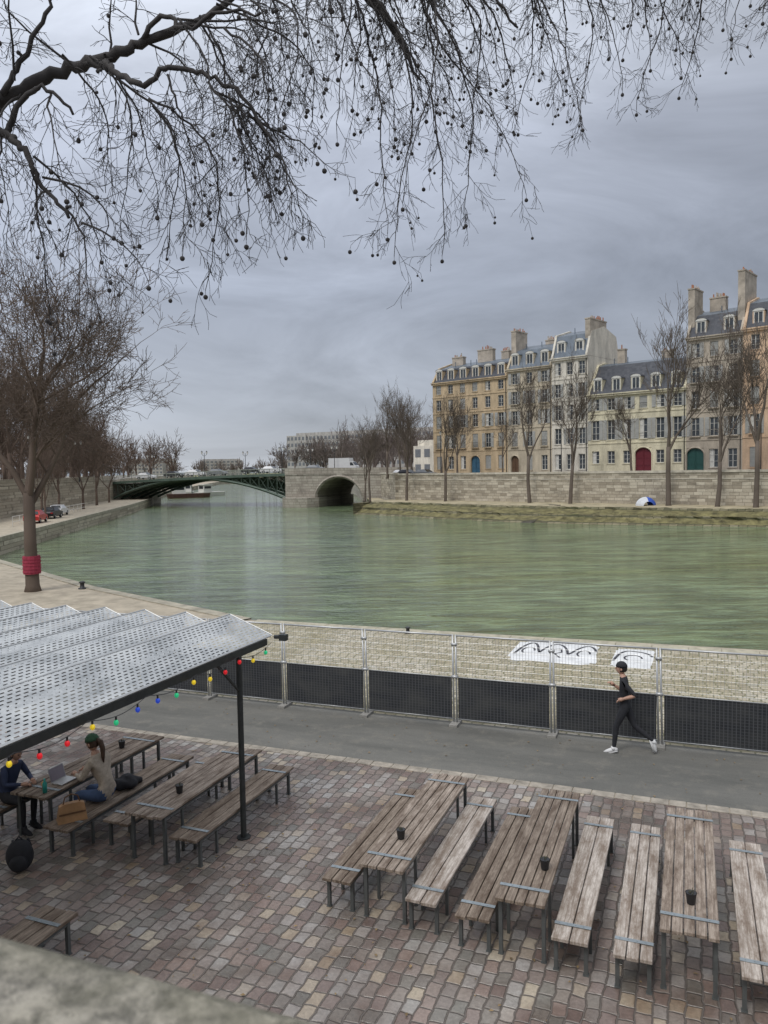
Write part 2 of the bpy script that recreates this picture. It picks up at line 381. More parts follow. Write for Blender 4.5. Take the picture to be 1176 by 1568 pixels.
# ------------------------------------------------------------------ buildings
def building(name,t0,t1,z0,floors,ncol,wall,roofh,depth=11,doors={},shut=None,balc=(),ndorm=4,dorm_z=0.5,chim=(),roofmat=None,cornice=0.35,inset=1.7,off=12.0,closed=0.15,roof2=1.2):
    z0=4.1
    o=Vector((2.5,131,0))+WD*t0+WN*off; w_=t1-t0
    E=empty(name,(o.x,o.y,z0),WA)
    floors=[(floors[0][0]+.6,floors[0][1],floors[0][2]+.2,floors[0][3]+.4)]+list(floors[1:])
    rmat=roofmat or m_slate
    wb=MB(); gb=MB(); fb=MB(); sb=MB(); ib=MB(); tb=MB(); db=MB()
    rnd=random.Random(int(t0*10)+5)
    cw=w_/ncol; z=0
    H=sum(f[0] for f in floors)
    for fi,(h,ww,wh,sill) in enumerate(floors):
        a,b=z+sill,z+sill+wh
        ops=[]
        for c in range(ncol):
            cx=(c+.5)*cw; w2=ww
            if fi==0 and c in doors: w2=doors[c][1]; 
            ops.append((cx-w2/2,cx+w2/2))
        x=0
        for c,(l,r) in enumerate(ops):
            aa,bb=a,b
            dr=(fi==0 and c in doors)
            if dr: aa=0.02; bb=doors[c][2]+.55
            wb.quad((x,0,z),(l,0,z),(l,0,z+h),(x,0,z+h)); x=r
            if aa>z+.03: wb.quad((l,0,z),(r,0,z),(r,0,aa),(l,0,aa))
            wb.quad((l,0,bb),(r,0,bb),(r,0,z+h),(l,0,z+h))
            d=.28
            wb.quad((l,0,aa),(l,d,aa),(l,d,bb),(l,0,bb)); wb.quad((r,d,aa),(r,0,aa),(r,0,bb),(r,d,bb))
            wb.quad((l,0,aa),(r,0,aa),(r,d,aa),(l,d,aa)); wb.quad((l,d,bb),(r,d,bb),(r,0,bb),(l,0,bb))
            if dr:
                db.quad((l,d,aa),(r,d,aa),(r,d,bb),(l,d,bb),0)
                mid=(l+r)/2; 
                db.box(mid-.03,mid+.03,d-.06,d-.005,aa,bb,0)
                for s_ in (l+.12,mid+.12):
                    for zz in (aa+.3,aa+1.4,aa+2.5):
                        db.box(s_,s_+(r-l)/2-.24,d-.04,d-.004,zz,min(bb-.1,zz+.9),0)
                n=10; cx=(l+r)/2; R_=(r-l)/2; hz=min(R_,1.0)
                for k in range(n):
                    a0=math.pi*k/n; a1=math.pi*(k+1)/n
                    x0_=cx-math.cos(a0)*R_; x1_=cx-math.cos(a1)*R_
                    wb.quad((x0_,.05,bb-hz+math.sin(a0)*hz),(x1_,.05,bb-hz+math.sin(a1)*hz),(x1_,.05,bb),(x0_,.05,bb))
                pts=[(l-.1,-.03,0)]+[(cx-math.cos(math.pi*k/n)*(R_+.1),-.03,bb-hz+math.sin(math.pi*k/n)*(hz+.1)) for k in range(n+1)]+[(r+.1,-.03,0)]
                tb.tube(pts,.11,4)
                continue
            cl_=rnd.random()<closed
            if cl_:
                sb.quad((l,.12,aa),(r,.12,aa),(r,.12,bb),(l,.12,bb))
                for k in range(int((bb-aa)/.24)): sb.box(l+.06,r-.06,.085,.117,aa+.05+k*.24,aa+.16+k*.24)
            else:
                gb.quad((l,d-.02,aa),(r,d-.02,aa),(r,d-.02,bb),(l,d-.02,bb))
                e=.07; y0,y1=d-.1,d-.03
                fb.box(l,l+e,y0,y1,aa,bb); fb.box(r-e,r,y0,y1,aa,bb); fb.box(l+e,r-e,y0,y1,bb-e,bb); fb.box(l+e,r-e,y0,y1,aa,aa+e)
                mid=(l+r)/2; fb.box(mid-.04,mid+.04,y0-.004,y1,aa+e,bb-e)
                for k in (1,2): 
                    zz=aa+(bb-aa)*k/3; fb.box(l+e,mid-.04,y0+.01,y1,zz-.02,zz+.02); fb.box(mid+.04,r-e,y0+.01,y1,zz-.02,zz+.02)
                if rnd.random()<.35:
                    fb.quad((l+e,d-.025,aa+e),(mid-.04,d-.025,aa+e),(mid-.12,d-.025,bb-e),(l+e,d-.025,bb-e))
            tb.box(l-.1,r+.1,-.1,-.002,aa-.12,aa-.003)
            if shut and fi in shut and not cl_ and rnd.random()<.85:
                sw=min((r-l)*.5,(cw-(r-l))/2-.05)
                for (s0,s1) in ((l-sw-.02,l-.02),(r+.02,r+sw+.02)):
                    sb.box(s0,s1,-.07,-.02,aa,bb)
                    for k in range(int((bb-aa)/.3)): sb.box(s0+.05,s1-.05,-.09,-.072,aa+.06+k*.3,aa+.2+k*.3)
            if fi in balc:
                ib.box(l-.15,r+.15,-.32,-.29,aa+.88,aa+.92); ib.box(l-.15,r+.15,-.32,-.29,aa+.05,aa+.08)
                k=l-.13
                while k<r+.13: ib.box(k,k+.02,-.31,-.295,aa+.08,aa+.88); k+=.15
                tb.box(l-.2,r+.2,-.36,-.101,aa-.13,aa)
            elif fi>0:
                ib.box(l,r,-.03,-.01,aa+.75,aa+.8); ib.box(l,r,-.03,-.01,aa+.4,aa+.43)
        wb.quad((x,0,z),(w_,0,z),(w_,0,z+h),(x,0,z+h))
        if fi>0: tb.box(0.003,w_-.003,-.09,-.001,z-.11,z+.06)
        z+=h
    ib.tube([(w_-.25,-.1,0),(w_-.25,-.1,H-.4)],.06,5)
    wb.quad((0,depth,0),(0,0,0),(0,0,H),(0,depth,H)); wb.quad((w_,0,0),(w_,depth,0),(w_,depth,H),(w_,0,H)); wb.quad((w_,depth,0),(0,depth,0),(0,depth,H),(w_,depth,H))
    tb.box(-.05,w_+.05,-cornice,-.002,H-.38,H-.12); tb.box(-.1,w_+.1,-cornice-.15,.0,H-.118,H+.04)
    rb=MB(); yb=depth
    def sect(x): return [(x,-.05,H+.045),(x,inset,H+roofh),(x,depth/2,H+roofh+roof2),(x,yb-inset,H+roofh),(x,yb,H+.045)]
    A=sect(0.35); B=sect(w_-.35)
    for k in range(4): rb.quad(A[k],B[k],B[k+1],A[k+1],0 if k in(0,3) else 1)
    for x0,x1 in ((0,.35),(w_-.35,w_)):
        S=[(x,y-(.1 if i<1 else 0),z+.25) for i,(x,y,z) in enumerate(sect(x0))]; T=[(x,y-(.1 if i<1 else 0),z+.25) for i,(x,y,z) in enumerate(sect(x1))]
        S=[(x0,-.12,H+.045)]+S+[(x0,yb,H+.04)]; T=[(x1,-.12,H+.045)]+T+[(x1,yb,H+.04)]
        wb.poly(S[::-1]); wb.poly(T)
        for k in range(len(S)-1): wb.quad(S[k],T[k],T[k+1],S[k+1])
    for k in range(ndorm):
        cx=w_*(k+.5)/ndorm; dz=H+dorm_z; dw=.62; dh=1.75
        yf=.25
        wb.box(cx-dw-.12,cx-dw,yf,inset+.3,dz-.4,dz+dh); wb.box(cx+dw,cx+dw+.12,yf,inset+.3,dz-.4,dz+dh)
        fb.box(cx-dw,cx+dw,yf+.02,yf+.1,dz-.3,dz); fb.box(cx-dw,cx-dw+.12,yf+.02,yf+.1,dz,dz+dh);fb.box(cx+dw-.12,cx+dw,yf+.02,yf+.1,dz,dz+dh);fb.box(cx-.04,cx+.04,yf+.02,yf+.1,dz,dz+dh)
        fb.box(cx-dw+.12,cx+dw-.12,yf+.02,yf+.1,dz+dh-.15,dz+dh)
        gb.quad((cx-dw,yf+.12,dz),(cx+dw,yf+.12,dz),(cx+dw,yf+.12,dz+dh),(cx-dw,yf+.12,dz+dh))
        n=6
        for j in range(n):
            a0,a1=math.pi*j/n,math.pi*(j+1)/n
            f=lambda a,y:(cx-math.cos(a)*(dw+.22),y,dz+dh+math.sin(a)*.4)
            rb.quad(f(a0,yf-.1),f(a1,yf-.1),f(a1,inset+1.2),f(a0,inset+1.2),0)
        fb.poly([(cx-math.cos(math.pi*j/n)*(dw+.2),yf-.06,dz+dh+math.sin(math.pi*j/n)*.38) for j in range(n+1)])
    for k in range(int(w_/4)):
        cx=rnd.uniform(1.5,w_-1.5); rb.tube([(cx,inset+1.0,H+roofh),(cx,inset+1.0,H+roofh+1.2)],.07,5,1)
    cb_=MB()
    for (cx,cy,lx,ly,zt) in chim:
        zt-=z0
        cb_.box(cx,cx+lx,cy,cy+ly,H*.8,zt,0); cb_.box(cx-.08,cx+lx+.08,cy-.08,cy+ly+.08,zt+.003,zt+.2,0)
        k=cy+.25
        while k<cy+ly-.1:
            for xx in ([cx+lx/2] if lx<1.3 else [cx+lx*.2,cx+lx*.4,cx+lx*.6,cx+lx*.8]):
                if rnd.random()<.8: cb_.tube([(xx,k,zt+.2),(xx,k,zt+.2+rnd.uniform(.35,.75))],[.12,.09],6,1 if rnd.random()<.6 else 0)
            k+=.45
    for nm,b_,ms in (('walls',wb,[wall]),('window_glass',gb,[m_glass]),('window_frames',fb,[m_frame]),('shutters',sb,[m_shut]),('railings',ib,[m_iron]),('stone_trim',tb,[wall]),('roof',rb,[rmat,m_zinc]),('chimneys',cb_,[m_chim,m_pot])):
        if b_.f: b_.obj(nm,ms,parent=E)
    if db.f:
        dm=list(doors.values())[0][0]
        db.obj('doors',[dm],parent=E)
    return E
def dmat(n,c): return M(n,c,.5,.1,1)
d_blue=dmat('blue_door_paint',(.05,.14,.22)); d_red=dmat('red_door_paint',(.13,.012,.022)); d_green=dmat('green_door_paint',(.015,.075,.065)); d_br=dmat('brown_door_paint',(.12,.07,.04))
building('corner_apartment_building',-1.8,14.1,4.7,[(3.9,1.15,2.1,.9),(3.6,1.15,2.4,.5),(3.2,1.15,2.2,.5),(2.9,1.1,1.9,.5),(2.6,1.1,1.6,.5)],6,w_beige,2.6,doors={3:(d_blue,1.9,3.0)},shut={1,2},balc=(1,),ndorm=6,dorm_z=.35,closed=.3,chim=[(1.5,4,2.4,.9,25.6),(6.8,4.5,3.2,.9,26.4),(11.5,5,1.5,.9,25.8)])
building('cream_apartment_building',14.1,22.5,4.7,[(3.8,1.1,2.2,.6),(3.6,1.1,2.4,.5),(3.4,1.1,2.3,.5),(3.2,1.1,2.1,.5),(3.1,1.1,1.8,.6)],3,w_cream,3.2,doors={0:(d_br,1.5,2.8)},shut={1,2,3,4},balc=(1,3),ndorm=3,dorm_z=.6,chim=[(0.1,1.2,.9,3.6,28.2),(4.4,5,1.8,.9,26.6)],roofmat=m_zinc)
building('narrow_white_townhouse',22.5,28.8,4.7,[(3.9,1.1,2.2,.6),(3.8,1.1,2.5,.5),(3.6,1.1,2.4,.5),(3.4,1.1,2.1,.5),(3.3,1.1,2.0,.6)],3,w_white,3.6,ndorm=2,dorm_z=.7,closed=.25,chim=[(5.4,.9,.85,5.5,28.4),(3.0,6,1.5,.8,29.0)],roofmat=m_zinc,inset=1.2,shut={1,2,3})
building('low_mansion_house',28.8,44.0,4.7,[(4.3,1.2,1.7,1.4),(4.5,1.25,3.0,.5),(3.0,1.2,1.8,.5)],6,w_cream2,4.6,doors={3:(d_red,2.5,3.5)},shut={1,2},ndorm=5,dorm_z=.5,closed=.1,inset=3.2,roof2=.6,chim=[(2.5,5,1.2,.8,23.6),(9.5,5.2,1.6,.8,22.6)])
building('tall_grey_townhouse',44.0,51.6,4.7,[(4.3,1.2,2.4,.6),(3.9,1.15,2.6,.5),(3.6,1.15,2.4,.5),(3.4,1.15,2.2,.5),(3.4,1.1,2.0,.6)],3,w_grey,3.2,doors={0:(d_green,2.4,3.2)},shut={1,2,3,4},ndorm=2,dorm_z=.5,balc=(1,2,3),chim=[(-.1,.8,.9,3.2,30.2),(1.6,4.5,2.2,.9,29.2),(6.6,.9,.9,5,31.6)],closed=.1)
building('peach_apartment_building',51.6,70,4.7,[(4.4,1.2,2.5,.6),(3.9,1.15,2.6,.5),(3.7,1.15,2.4,.5),(3.5,1.15,2.2,.5),(3.4,1.1,2.0,.6)],6,w_peach,3.6,shut={1,2,3},balc=(1,3),ndorm=5,dorm_z=.5,chim=[(8,5,2.4,.9,30.6),(14,5,2.4,.9,30.6)])
building('cream_terrace_house',70,90,4.7,[(4.2,1.2,2.4,.6),(3.8,1.15,2.5,.5),(3.5,1.15,2.3,.5),(3.4,1.1,2.0,.5)],7,w_cream,3.4,shut={1,2},ndorm=6,chim=[(8,5,2.4,.9,27)])

def slab(name,x0,y0,x1,y1,z0,z1,dep,rows,cols,mat):
    a=math.atan2(y1-y0,x1-x0); L=math.hypot(x1-x0,y1-y0)
    E=empty(name,(x0,y0,0),a); wb=MB(); gb=MB()
    wb.box(0,L,0,dep,z0,z1); wb.box(L*.05,L*.95,1,dep-1,z1+.003,z1+1.2)
    rh=(z1-z0)/rows
    for r in range(rows):
        for c in range(cols):
            x=L*(c+.2)/cols; gb.box(x,x+L/cols*.6,-.05,.05,z0+r*rh+rh*.25,z0+r*rh+rh*.78)
    wb.obj('walls',[mat],parent=E); gb.obj('window_glass',[M('far_glass',(.16,.17,.185),.4,.2)],parent=E)
slab('long_office_building',-47,380,40,330,4,22.5,18,6,46,w_far)
slab('small_white_house',6.5,165,12,160,4.0,10.4,7,2,3,w_white)
slab('distant_apartment_block',-150,640,-118,650,2,15,14,5,10,w_far)
slab('distant_apartment_block',-230,700,-190,705,2,17,14,5,12,w_far)
slab('distant_apartment_block',-100,760,-70,762,2,15,14,5,8,w_far)
slab('distant_apartment_block',-180,560,-160,562,2,15,14,5,8,w_far)

# ------------------------------------------------------------------ bridge
BO=Vector((-59.5,168.3,0)); BA=math.atan2(-20,58.7)
BE=empty('arch_bridge',BO,BA)
def deck(L):
    return 4.85+1.25*math.sin(min(1,max(0,L/48))*math.pi/2)+(-.012*max(0,L-48))
ib=MB(); stn=MB(); rl=MB(); rd=MB()
iron_end=42.3
def arch(L): 
    f=L/iron_end*2-1; return -0.3+4.3*(1-f*f)
n=42
for yy in (0,3.4,6.8,10.2,13.6,17.0):
    prev=None
    for k in range(n+1):
        L=iron_end*k/n; zb=arch(L); zt=deck(L)-1.5; zt2=max(zt,zb+.62)
        cur=(L,zb,zt2)
        if prev:
            a,b=prev,cur
            ib.tube([(a[0],yy,a[1]+.28),(b[0],yy,b[1]+.28)],.27,4)
            if b[2]-b[1]>.9 and k%2==0:
                ib.tube([(b[0],yy,b[1]+.4),(b[0],yy,b[2])],.09,4)
                a2=L-2*iron_end/n
                ib.tube([(a2,yy,arch(a2)+.4),(b[0],yy,b[2])],.05,4); ib.tube([(a2,yy,b[2]),(b[0],yy,b[1]+.4)],.05,4)
        prev=cur
for k in range(31):
    L0=-3+k*2.2; L1=L0+2.2
    for y0,y1 in ((-.35,.25),(17.2,17.8)):
        i=[(L0,y0,deck(L0)-1.5),(L1,y0,deck(L1)-1.5),(L1,y0,deck(L1)-.98),(L0,y0,deck(L0)-.98)]
        ib.quad(*i); ib.quad(*[(p[0],y1,p[2]) for p in i][::-1])
        ib.quad(i[0],(L0,y1,i[0][2]),(L1,y1,i[1][2]),i[1])
        rd.quad(i[3],i[2],(L1,y1,i[2][2]),(L0,y1,i[3][2]))
    rd.quad((L0,.25,deck(L0)-1.0),(L1,.25,deck(L1)-1.0),(L1,17.2,deck(L1)-1.0),(L0,17.2,deck(L0)-1.0))
    rd.quad((L0,.25,deck(L0)-1.4),(L1,.25,deck(L1)-1.4),(L1,17.2,deck(L1)-1.4),(L0,17.2,deck(L0)-1.4))
    if L1<44:
        for y in (-.25,17.6):
            rl.tube([(L0,y,deck(L0)),(L1,y,deck(L1))],.06,4)
            for j in range(6):
                x=L0+j*2.2/6; rl.tube([(x,y,deck(x)-.98),(x,y,deck(x))],.035 if j else .09,4)
def stoneface(y,flip):
    a0,a1=49.0,58.6; rr=(a1-a0)/2; cx=(a0+a1)/2
    x0=iron_end; x1=66
    def zb(L):
        if a0<L<a1: 
            f=(L-cx)/rr; return -0.4+4.5*math.sqrt(max(0,1-f*f))
        return -3
    xs=sorted(set([x0,a0,a1,x1]+[a0+.0001,a1-.0001]+[a0+(a1-a0)*k/24 for k in range(25)]))
    for a,b in zip(xs,xs[1:]):
        ma=(a+b)/2; ins=a0<ma<a1
        za=zb(a) if ins else -3; zc=zb(b) if ins else -3
        q=[(a,y,za),(b,y,zc),(b,y,deck(b)+.02),(a,y,deck(a)+.02)]
        stn.quad(*(q[::-1] if flip else q))
        if ins and not flip: stn.quad((a,y,za),(a,18,za),(b,18,zc),(b,y,zc))
        if not flip:
            stn.quad((a,y,deck(a)+.02),(b,y,deck(b)+.02),(b,y+.45,deck(b)+.02),(a,y+.45,deck(a)+.02))
            stn.quad((b,y+.45,deck(b)-1.0),(a,y+.45,deck(a)-1.0),(a,y+.45,deck(a)+.02),(b,y+.45,deck(b)+.02))
    if not flip:
        ring=[(cx-math.cos(math.pi*k/20)*(rr+.3),y-.06,-0.4+math.sin(math.pi*k/20)*4.8) for k in range(21)]
        stn.tube(ring,.32,4)
        for k in range(12):
            L0=x0+k*2; stn.quad((L0,y-.12,deck(L0)-1.3),(L0+2,y-.12,deck(L0+2)-1.3),(L0+2,y-.12,deck(L0+2)-1.0),(L0,y-.12,deck(L0)-1.0))
            stn.quad((L0,y-.12,deck(L0)-1.0),(L0+2,y-.12,deck(L0+2)-1.0),(L0+2,y,deck(L0+2)-1.0),(L0,y,deck(L0)-1.0))
stoneface(-.4,False); stoneface(18,True)
stn.quad((iron_end,-.4,-3),(iron_end,18,-3),(iron_end,18,deck(42)),(iron_end,-.4,deck(42)))
stn.quad((iron_end+6.7,-.4,-3),(iron_end+6.7,18,-3),(iron_end+6.7,18,0),(iron_end+6.7,-.4,0))
stn.quad((58.6,-.4,-3),(58.6,18,-3),(58.6,18,0),(58.6,-.4,0))
cw_=[(iron_end-.6,-.6),(iron_end+1,-2.6),(iron_end+3.3,-3.3),(iron_end+5.7,-2.6),(iron_end+7.3,-.6),(iron_end+7.3,18.4),(iron_end-.6,18.4)]
stn.poly([(x,y,.3) for x,y in cw_])
for i in range(7):
    a=cw_[i]; b=cw_[(i+1)%7]; stn.quad((*a,-3),(*b,-3),(*b,.3),(*a,.3))
stn.box(-14,0.2,-.5,18.2,-3,3.35); stn.box(-14,-1.65,-.55,-.1,3.35,4.9); stn.box(-1.6,.5,-.9,-.1,-3,5.25)
ib.obj('iron_arches',[m_bgreen],parent=BE); stn.obj('stone_pier_and_arch',[m_bridgestone],parent=BE); rl.obj('railings',[m_rail],parent=BE); rd.obj('deck',[m_pave],parent=BE)

def street_lamp(loc,h=7.0,arms=True):
    mb=MB(); mb.tube([(0,0,0),(0,0,.4),(0,0,.45),(0,0,h)],[.16,.14,.08,.05],8)
    for x in ((-.5,.5) if arms else (0,)):
        if arms: mb.tube([(0,0,h-.7),(x*.6,0,h-.55),(x,0,h-.3)],.035,5)
        z=h-.3 if arms else h
        mb.tube([(x,0,z),(x,0,z+.08),(x,0,z+.5)],[.06,.12,.2],6,1); mb.tube([(x,0,z+.5),(x,0,z+.62),(x,0,z+.75)],[.22,.12,.02],6)
    mb.obj('street_lamp',[m_iron,m_frame],loc)
bx=lambda L,y,z:tuple(Matrix.Rotation(BA,3,'Z')@Vector((L,y,0))+BO+Vector((0,0,z)))
for L,y in ((9,2),(22.5,2),(25,15),(40.5,2),(41,15),(52,2)): street_lamp(bx(L,y,deck(L)-1),5.0)
for t in (57,30,8): street_lamp((2.5+.742*t+.67*1.5,131-.67*t+.742*1.5,ZS),7,False)
street_lamp((-55,140,4.3),7); street_lamp((-52,115,4.3),7)

# ------------------------------------------------------------------ cars
m_tyre=M('tyre_rubber',(.02,.02,.02),.9,.1); m_carglass=M('car_glass',(.03,.035,.04),.1,.1); m_lamp=M('car_lamp',(.6,.6,.58),.3,.05); m_tail=M('tail_lamp',(.35,.02,.02),.3,.1)
def carm(n,c): return M(n,c,.3,.05,1,.2)
paints={'white':carm('car_paint_white',(.7,.7,.7)),'black':carm('car_paint_black',(.02,.02,.025)),'grey':carm('car_paint_grey',(.2,.21,.22)),'red':carm('car_paint_red',(.45,.03,.03)),'blue':carm('car_paint_blue',(.05,.1,.3)),'silver':carm('car_paint_silver',(.45,.46,.47))}
def car(loc,rz,paint='grey',kind='car'):
    E=empty('parked_car' if kind=='car' else 'delivery_truck',loc,rz)
    body=MB(); gl=MB(); wh=MB(); lp=MB()
    if kind=='car':
        prof=[(-2.1,.35),(-2.15,.75),(-2.0,.95),(-1.55,1.02),(-1.15,1.42),(.2,1.48),(.95,1.0),(1.9,.85),(2.12,.6),(2.1,.35)]
        def wd(z): return .86 if z<1.1 else .68
    else:
        prof=[(-3.2,.5),(-3.2,2.8),(1.3,2.8),(1.32,2.1),(1.9,2.0),(2.4,1.3),(2.6,1.2),(2.65,.5)]
        def wd(z): return 1.05
    n=len(prof)
    L=[(x,-wd(z),z) for x,z in prof]; Rr=[(x,wd(z),z) for x,z in prof]
    body.poly(L); body.poly(Rr[::-1])
    for i in range(n):
        j=(i+1)%n; body.quad(L[i],Rr[i],Rr[j],L[j])
    if kind=='car':
        for s in (-1,1):
            gl.quad((-1.2,s*.80,1.06),(-.95,s*.70,1.38),(-.3,s*.70,1.40),(-.3,s*.8,1.06)); gl.quad((-.22,s*.8,1.06),(-.22,s*.70,1.4),(.2,s*.70,1.39),(.75,s*.8,1.06))
        gl.quad((.27,-.6,1.46),(.92,-.74,1.05),(.92,.74,1.05),(.27,.6,1.46)); gl.quad((-1.55,-.7,1.06),(-1.2,-.6,1.4),(-1.2,.6,1.4),(-1.55,.7,1.06))
        ax=(-1.35,1.35); r=.32
    else:
        for s in (-1,1): gl.quad((1.4,s*1.06,1.3),(1.4,s*1.06,1.9),(1.85,s*1.06,1.9),(2.25,s*1.06,1.3))
        gl.quad((1.95,-.9,1.99),(2.4,-.9,1.36),(2.4,.9,1.36),(1.95,.9,1.99)); ax=(-2.2,1.7); r=.4
    wdt=wd(0)
    for x in ax:
        for s in (-1,1):
            wh.tube([(x,s*(wdt-.18),r),(x,s*(wdt+.02),r)],r,12,0); wh.tube([(x,s*(wdt+.015),r),(x,s*(wdt+.035),r)],r*.55,10,1)
    e=prof[-1][0]
    for s in (-.62,.62): lp.box(e-.06,e+.03,s-.16,s+.16,.62,.76,0); lp.box(prof[0][0]-.06,prof[0][0]+.04,s-.14,s+.14,.68,.84,1)
    bevel(body.obj('body',[paints[paint]],parent=E),.05,2); gl.obj('windows',[m_carglass],parent=E); wh.obj('wheels',[m_tyre,m_galv],parent=E); lp.obj('lamps',[m_lamp,m_tail],parent=E)
for L,y,c,k in ((6.5,4,'white','car'),(13,5,'black','car'),(19,4,'white','car'),(22,8,'grey','car'),(32,5,'black','car'),(37,4,'white','car'),(46,6,'grey','car'),(53.5,4,'white','truck')):
    car(bx(L,y,deck(L)-.85),BA,c,k)
for t,o,c in ((0,2.5,'black'),(3.4,3.2,'grey'),(-5,7,'white')):
    v=Vector((2.5,131,ZS+.02))+WD*t+WN*o; car(v,WA,c)
car((-41.5,92,.01),rad(100),'red'); car((-43.5,101,.01),rad(98),'black'); car((-45.5,108,.01),rad(98),'white')

# ------------------------------------------------------------------ bare trees
def grow(mb,rnd,p,d,L,r,lev,maxlev,spread,minr,kids,up):
    nseg=3 if lev<4 else 2
    pts=[p]; rs=[r]; q=p.copy(); dd=d.copy()
    for k in range(nseg):
        dd=(dd+Vector((rnd.uniform(-1,1),rnd.uniform(-1,1),rnd.uniform(-.7,.9)))*.2).normalized()
        q=q+dd*(L/nseg); pts.append(q.copy()); rs.append(max(minr*.7,r*(1-.5*(k+1)/nseg)))
    mb.tube(pts,rs,7 if lev<2 else (4 if lev<3 else 3),0,cap=False)
    if lev>=maxlev: return
    nk=kids[min(lev,len(kids)-1)]
    for i in range(nk):
        f=1.0 if i==0 else rnd.uniform(.25,.98)
        idx=f*nseg; k=min(nseg-1,int(idx)); t=idx-k
        pp=pts[k].lerp(pts[k+1],t)
        az=rnd.uniform(0,2*math.pi); an=(rnd.uniform(.08,.3) if i==0 else rnd.uniform(.5,1.0))*spread
        o=dd.orthogonal().normalized(); o=Matrix.Rotation(az,3,dd)@o
        nd=(dd*math.cos(an)+o*math.sin(an)); nd.z+=up; nd.normalize()
        grow(mb,rnd,pp,nd,L*rnd.uniform(.58,.8)*(1.0 if i==0 else .9),max(minr,rs[-1]*(.95 if i==0 else rnd.uniform(.5,.75))),lev+1,maxlev,spread,minr,kids,up)
def tree_mesh(name,H,seed,maxlev=6,spread=1.0,r=.28,minr=.018,kids=(4,4,4,3),up=.12,trunk=.3,mat=None,lean=(0,0),Lf=.29,n0=3):
    rnd=random.Random(seed); mb=MB()
    th=H*trunk
    p=Vector((0,0,-.1)); d=Vector((lean[0],lean[1],1)).normalized()
    mid=p+d*th*.5+Vector((rnd.uniform(-.15,.15),rnd.uniform(-.1,.1),0)); top=p+d*th
    mb.tube([p,p+d*.4,mid,top],[r*1.45,r*1.1,r*.95,r*.85],9)
    for i in range(n0):
        az=i*2.1+rnd.uniform(0,1); an=(.12 if i==0 else rnd.uniform(.35,.6))*spread
        nd=Vector((math.cos(az)*math.sin(an)+d.x,math.sin(az)*math.sin(an)+d.y,math.cos(an))).normalized()
        grow(mb,rnd,top-d*rnd.uniform(0,th*.15)*(i>0),nd,H*Lf,r*(.75 if i==0 else .55),1,maxlev,spread,minr,kids,up)
    return mb.mesh(name,[mat],True)
TM=[tree_mesh('bare_tree_%d'%i,20,i+3,6,.85,.30,.024,(4,4,4,4,3),.20,.24,mat=m_barkmid) for i in range(3)]
IM=[tree_mesh('island_tree_%d'%i,20,i+13,6,.78,.27,.021,(4,4,4,3,3),.24,(.32,.28,.36,.30)[i],mat=m_barkisl,Lf=.28,lean=(rr_,0)) for i,rr_ in enumerate((.04,-.05,.02,.07))]
for u,(t,o,h,k) in enumerate(((3.5,2,.85,0),(11.5,2,.9,1),(26.8,2,.97,2),(33.3,2,.98,3),(47.1,2,1.2,0),(53.1,2,1.02,1),(57.5,2,1.12,2),(67,2,1,3),(-1,6,.7,2),(8,-6,.65,3),(-3.5,-8,.8,1),(19,-3,.5,0),(-2,-3,.7,3),(40,-3,.6,1),(-6,-4,.75,0),(0,-12,.8,1),(-4,4,.6,3))):
    v=Vector((2.5,131,.25 if o>0 else ZS))+WD*t-WN*o
    ob=place('plane_tree',IM[k],v,u*1.9); ob.scale=(h*.98,h*.98,h)
big=tree_mesh('quay_plane_tree',16.5,41,7,1.15,.30,.013,(5,5,5,4,3,3),.06,.30,mat=m_bark3,Lf=.31,n0=4)
bt=place('plane_tree',big,(-17.3,37.7,0),.6); 
mb=MB()
for k in range(11):
    mb.tube([(0,0,.62+k*.08),(0,0,.70+k*.08)],[.405+.02*(k%2),.40+.02*(k%2)],14)
mb.obj('red_trunk_wrap',[M('red_fabric',(.30,.03,.06),.8,.25,5)],(-17.3,37.7,0.25))
for i,(x,y,h) in enumerate(((-47,112,.62),(-49,126,.65),(-52,140,.7),(-43,98,.5),(-54,152,.6),(-46,104,.55))):
    ob=place('quay_tree',TM[(i+1)%3],(x,y,0),i*1.3); ob.scale=(h,h,h)
for i,(x,y,h) in enumerate(((-51.5,101,1.0),(-53,110,1.05),(-54.5,120,1.0),(-56,129,1.0),(-57,138,.95),(-59,147,.9),(-60,156,.85),(-58,116,1.1),(-62,133,1.1),(-66,150,1.05),(-66,164,.9))):
    ob=place('street_tree',TM[i%3],(x,y,4.3),i*2.3); ob.scale=(h,h,h*.95)
def mass(name,items,seed,mat,minr=.05,maxlev=4,spread=1.0):
    mb=MB(); rnd=random.Random(seed)
    for (x,y,z,h) in items:
        top=Vector((x,y,z+h*.2)); mb.tube([(x,y,z),top],[.3,.25],4)
        for i in range(4):
            az=rnd.uniform(0,6.28); an=rnd.uniform(.1,.7)
            nd=Vector((math.cos(az)*math.sin(an),math.sin(az)*math.sin(an),math.cos(an)))
            grow(mb,rnd,top,nd,h*.33,.17,1,maxlev,spread,minr,(4,4,4),.15)
    mb.obj(name,[mat],smooth=True)
rr=random.Random(5)
it=[]
for k in range(32): 
    f=k/31; it.append((-12+rr.uniform(0,30)+f*4,200+f*80+rr.uniform(-10,10),ZS,rr.uniform(12,17)))
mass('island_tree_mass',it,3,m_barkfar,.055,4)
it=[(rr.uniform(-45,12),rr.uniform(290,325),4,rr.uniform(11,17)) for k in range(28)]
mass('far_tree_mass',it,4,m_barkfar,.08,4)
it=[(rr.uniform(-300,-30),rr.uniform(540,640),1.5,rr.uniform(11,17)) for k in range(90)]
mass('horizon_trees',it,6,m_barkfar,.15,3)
it=[]
for k in range(55):
    y=rr.uniform(185,330); it.append((-y*rr.uniform(.26 if y>240 else .36,.50),y,3,rr.uniform(13,19)))
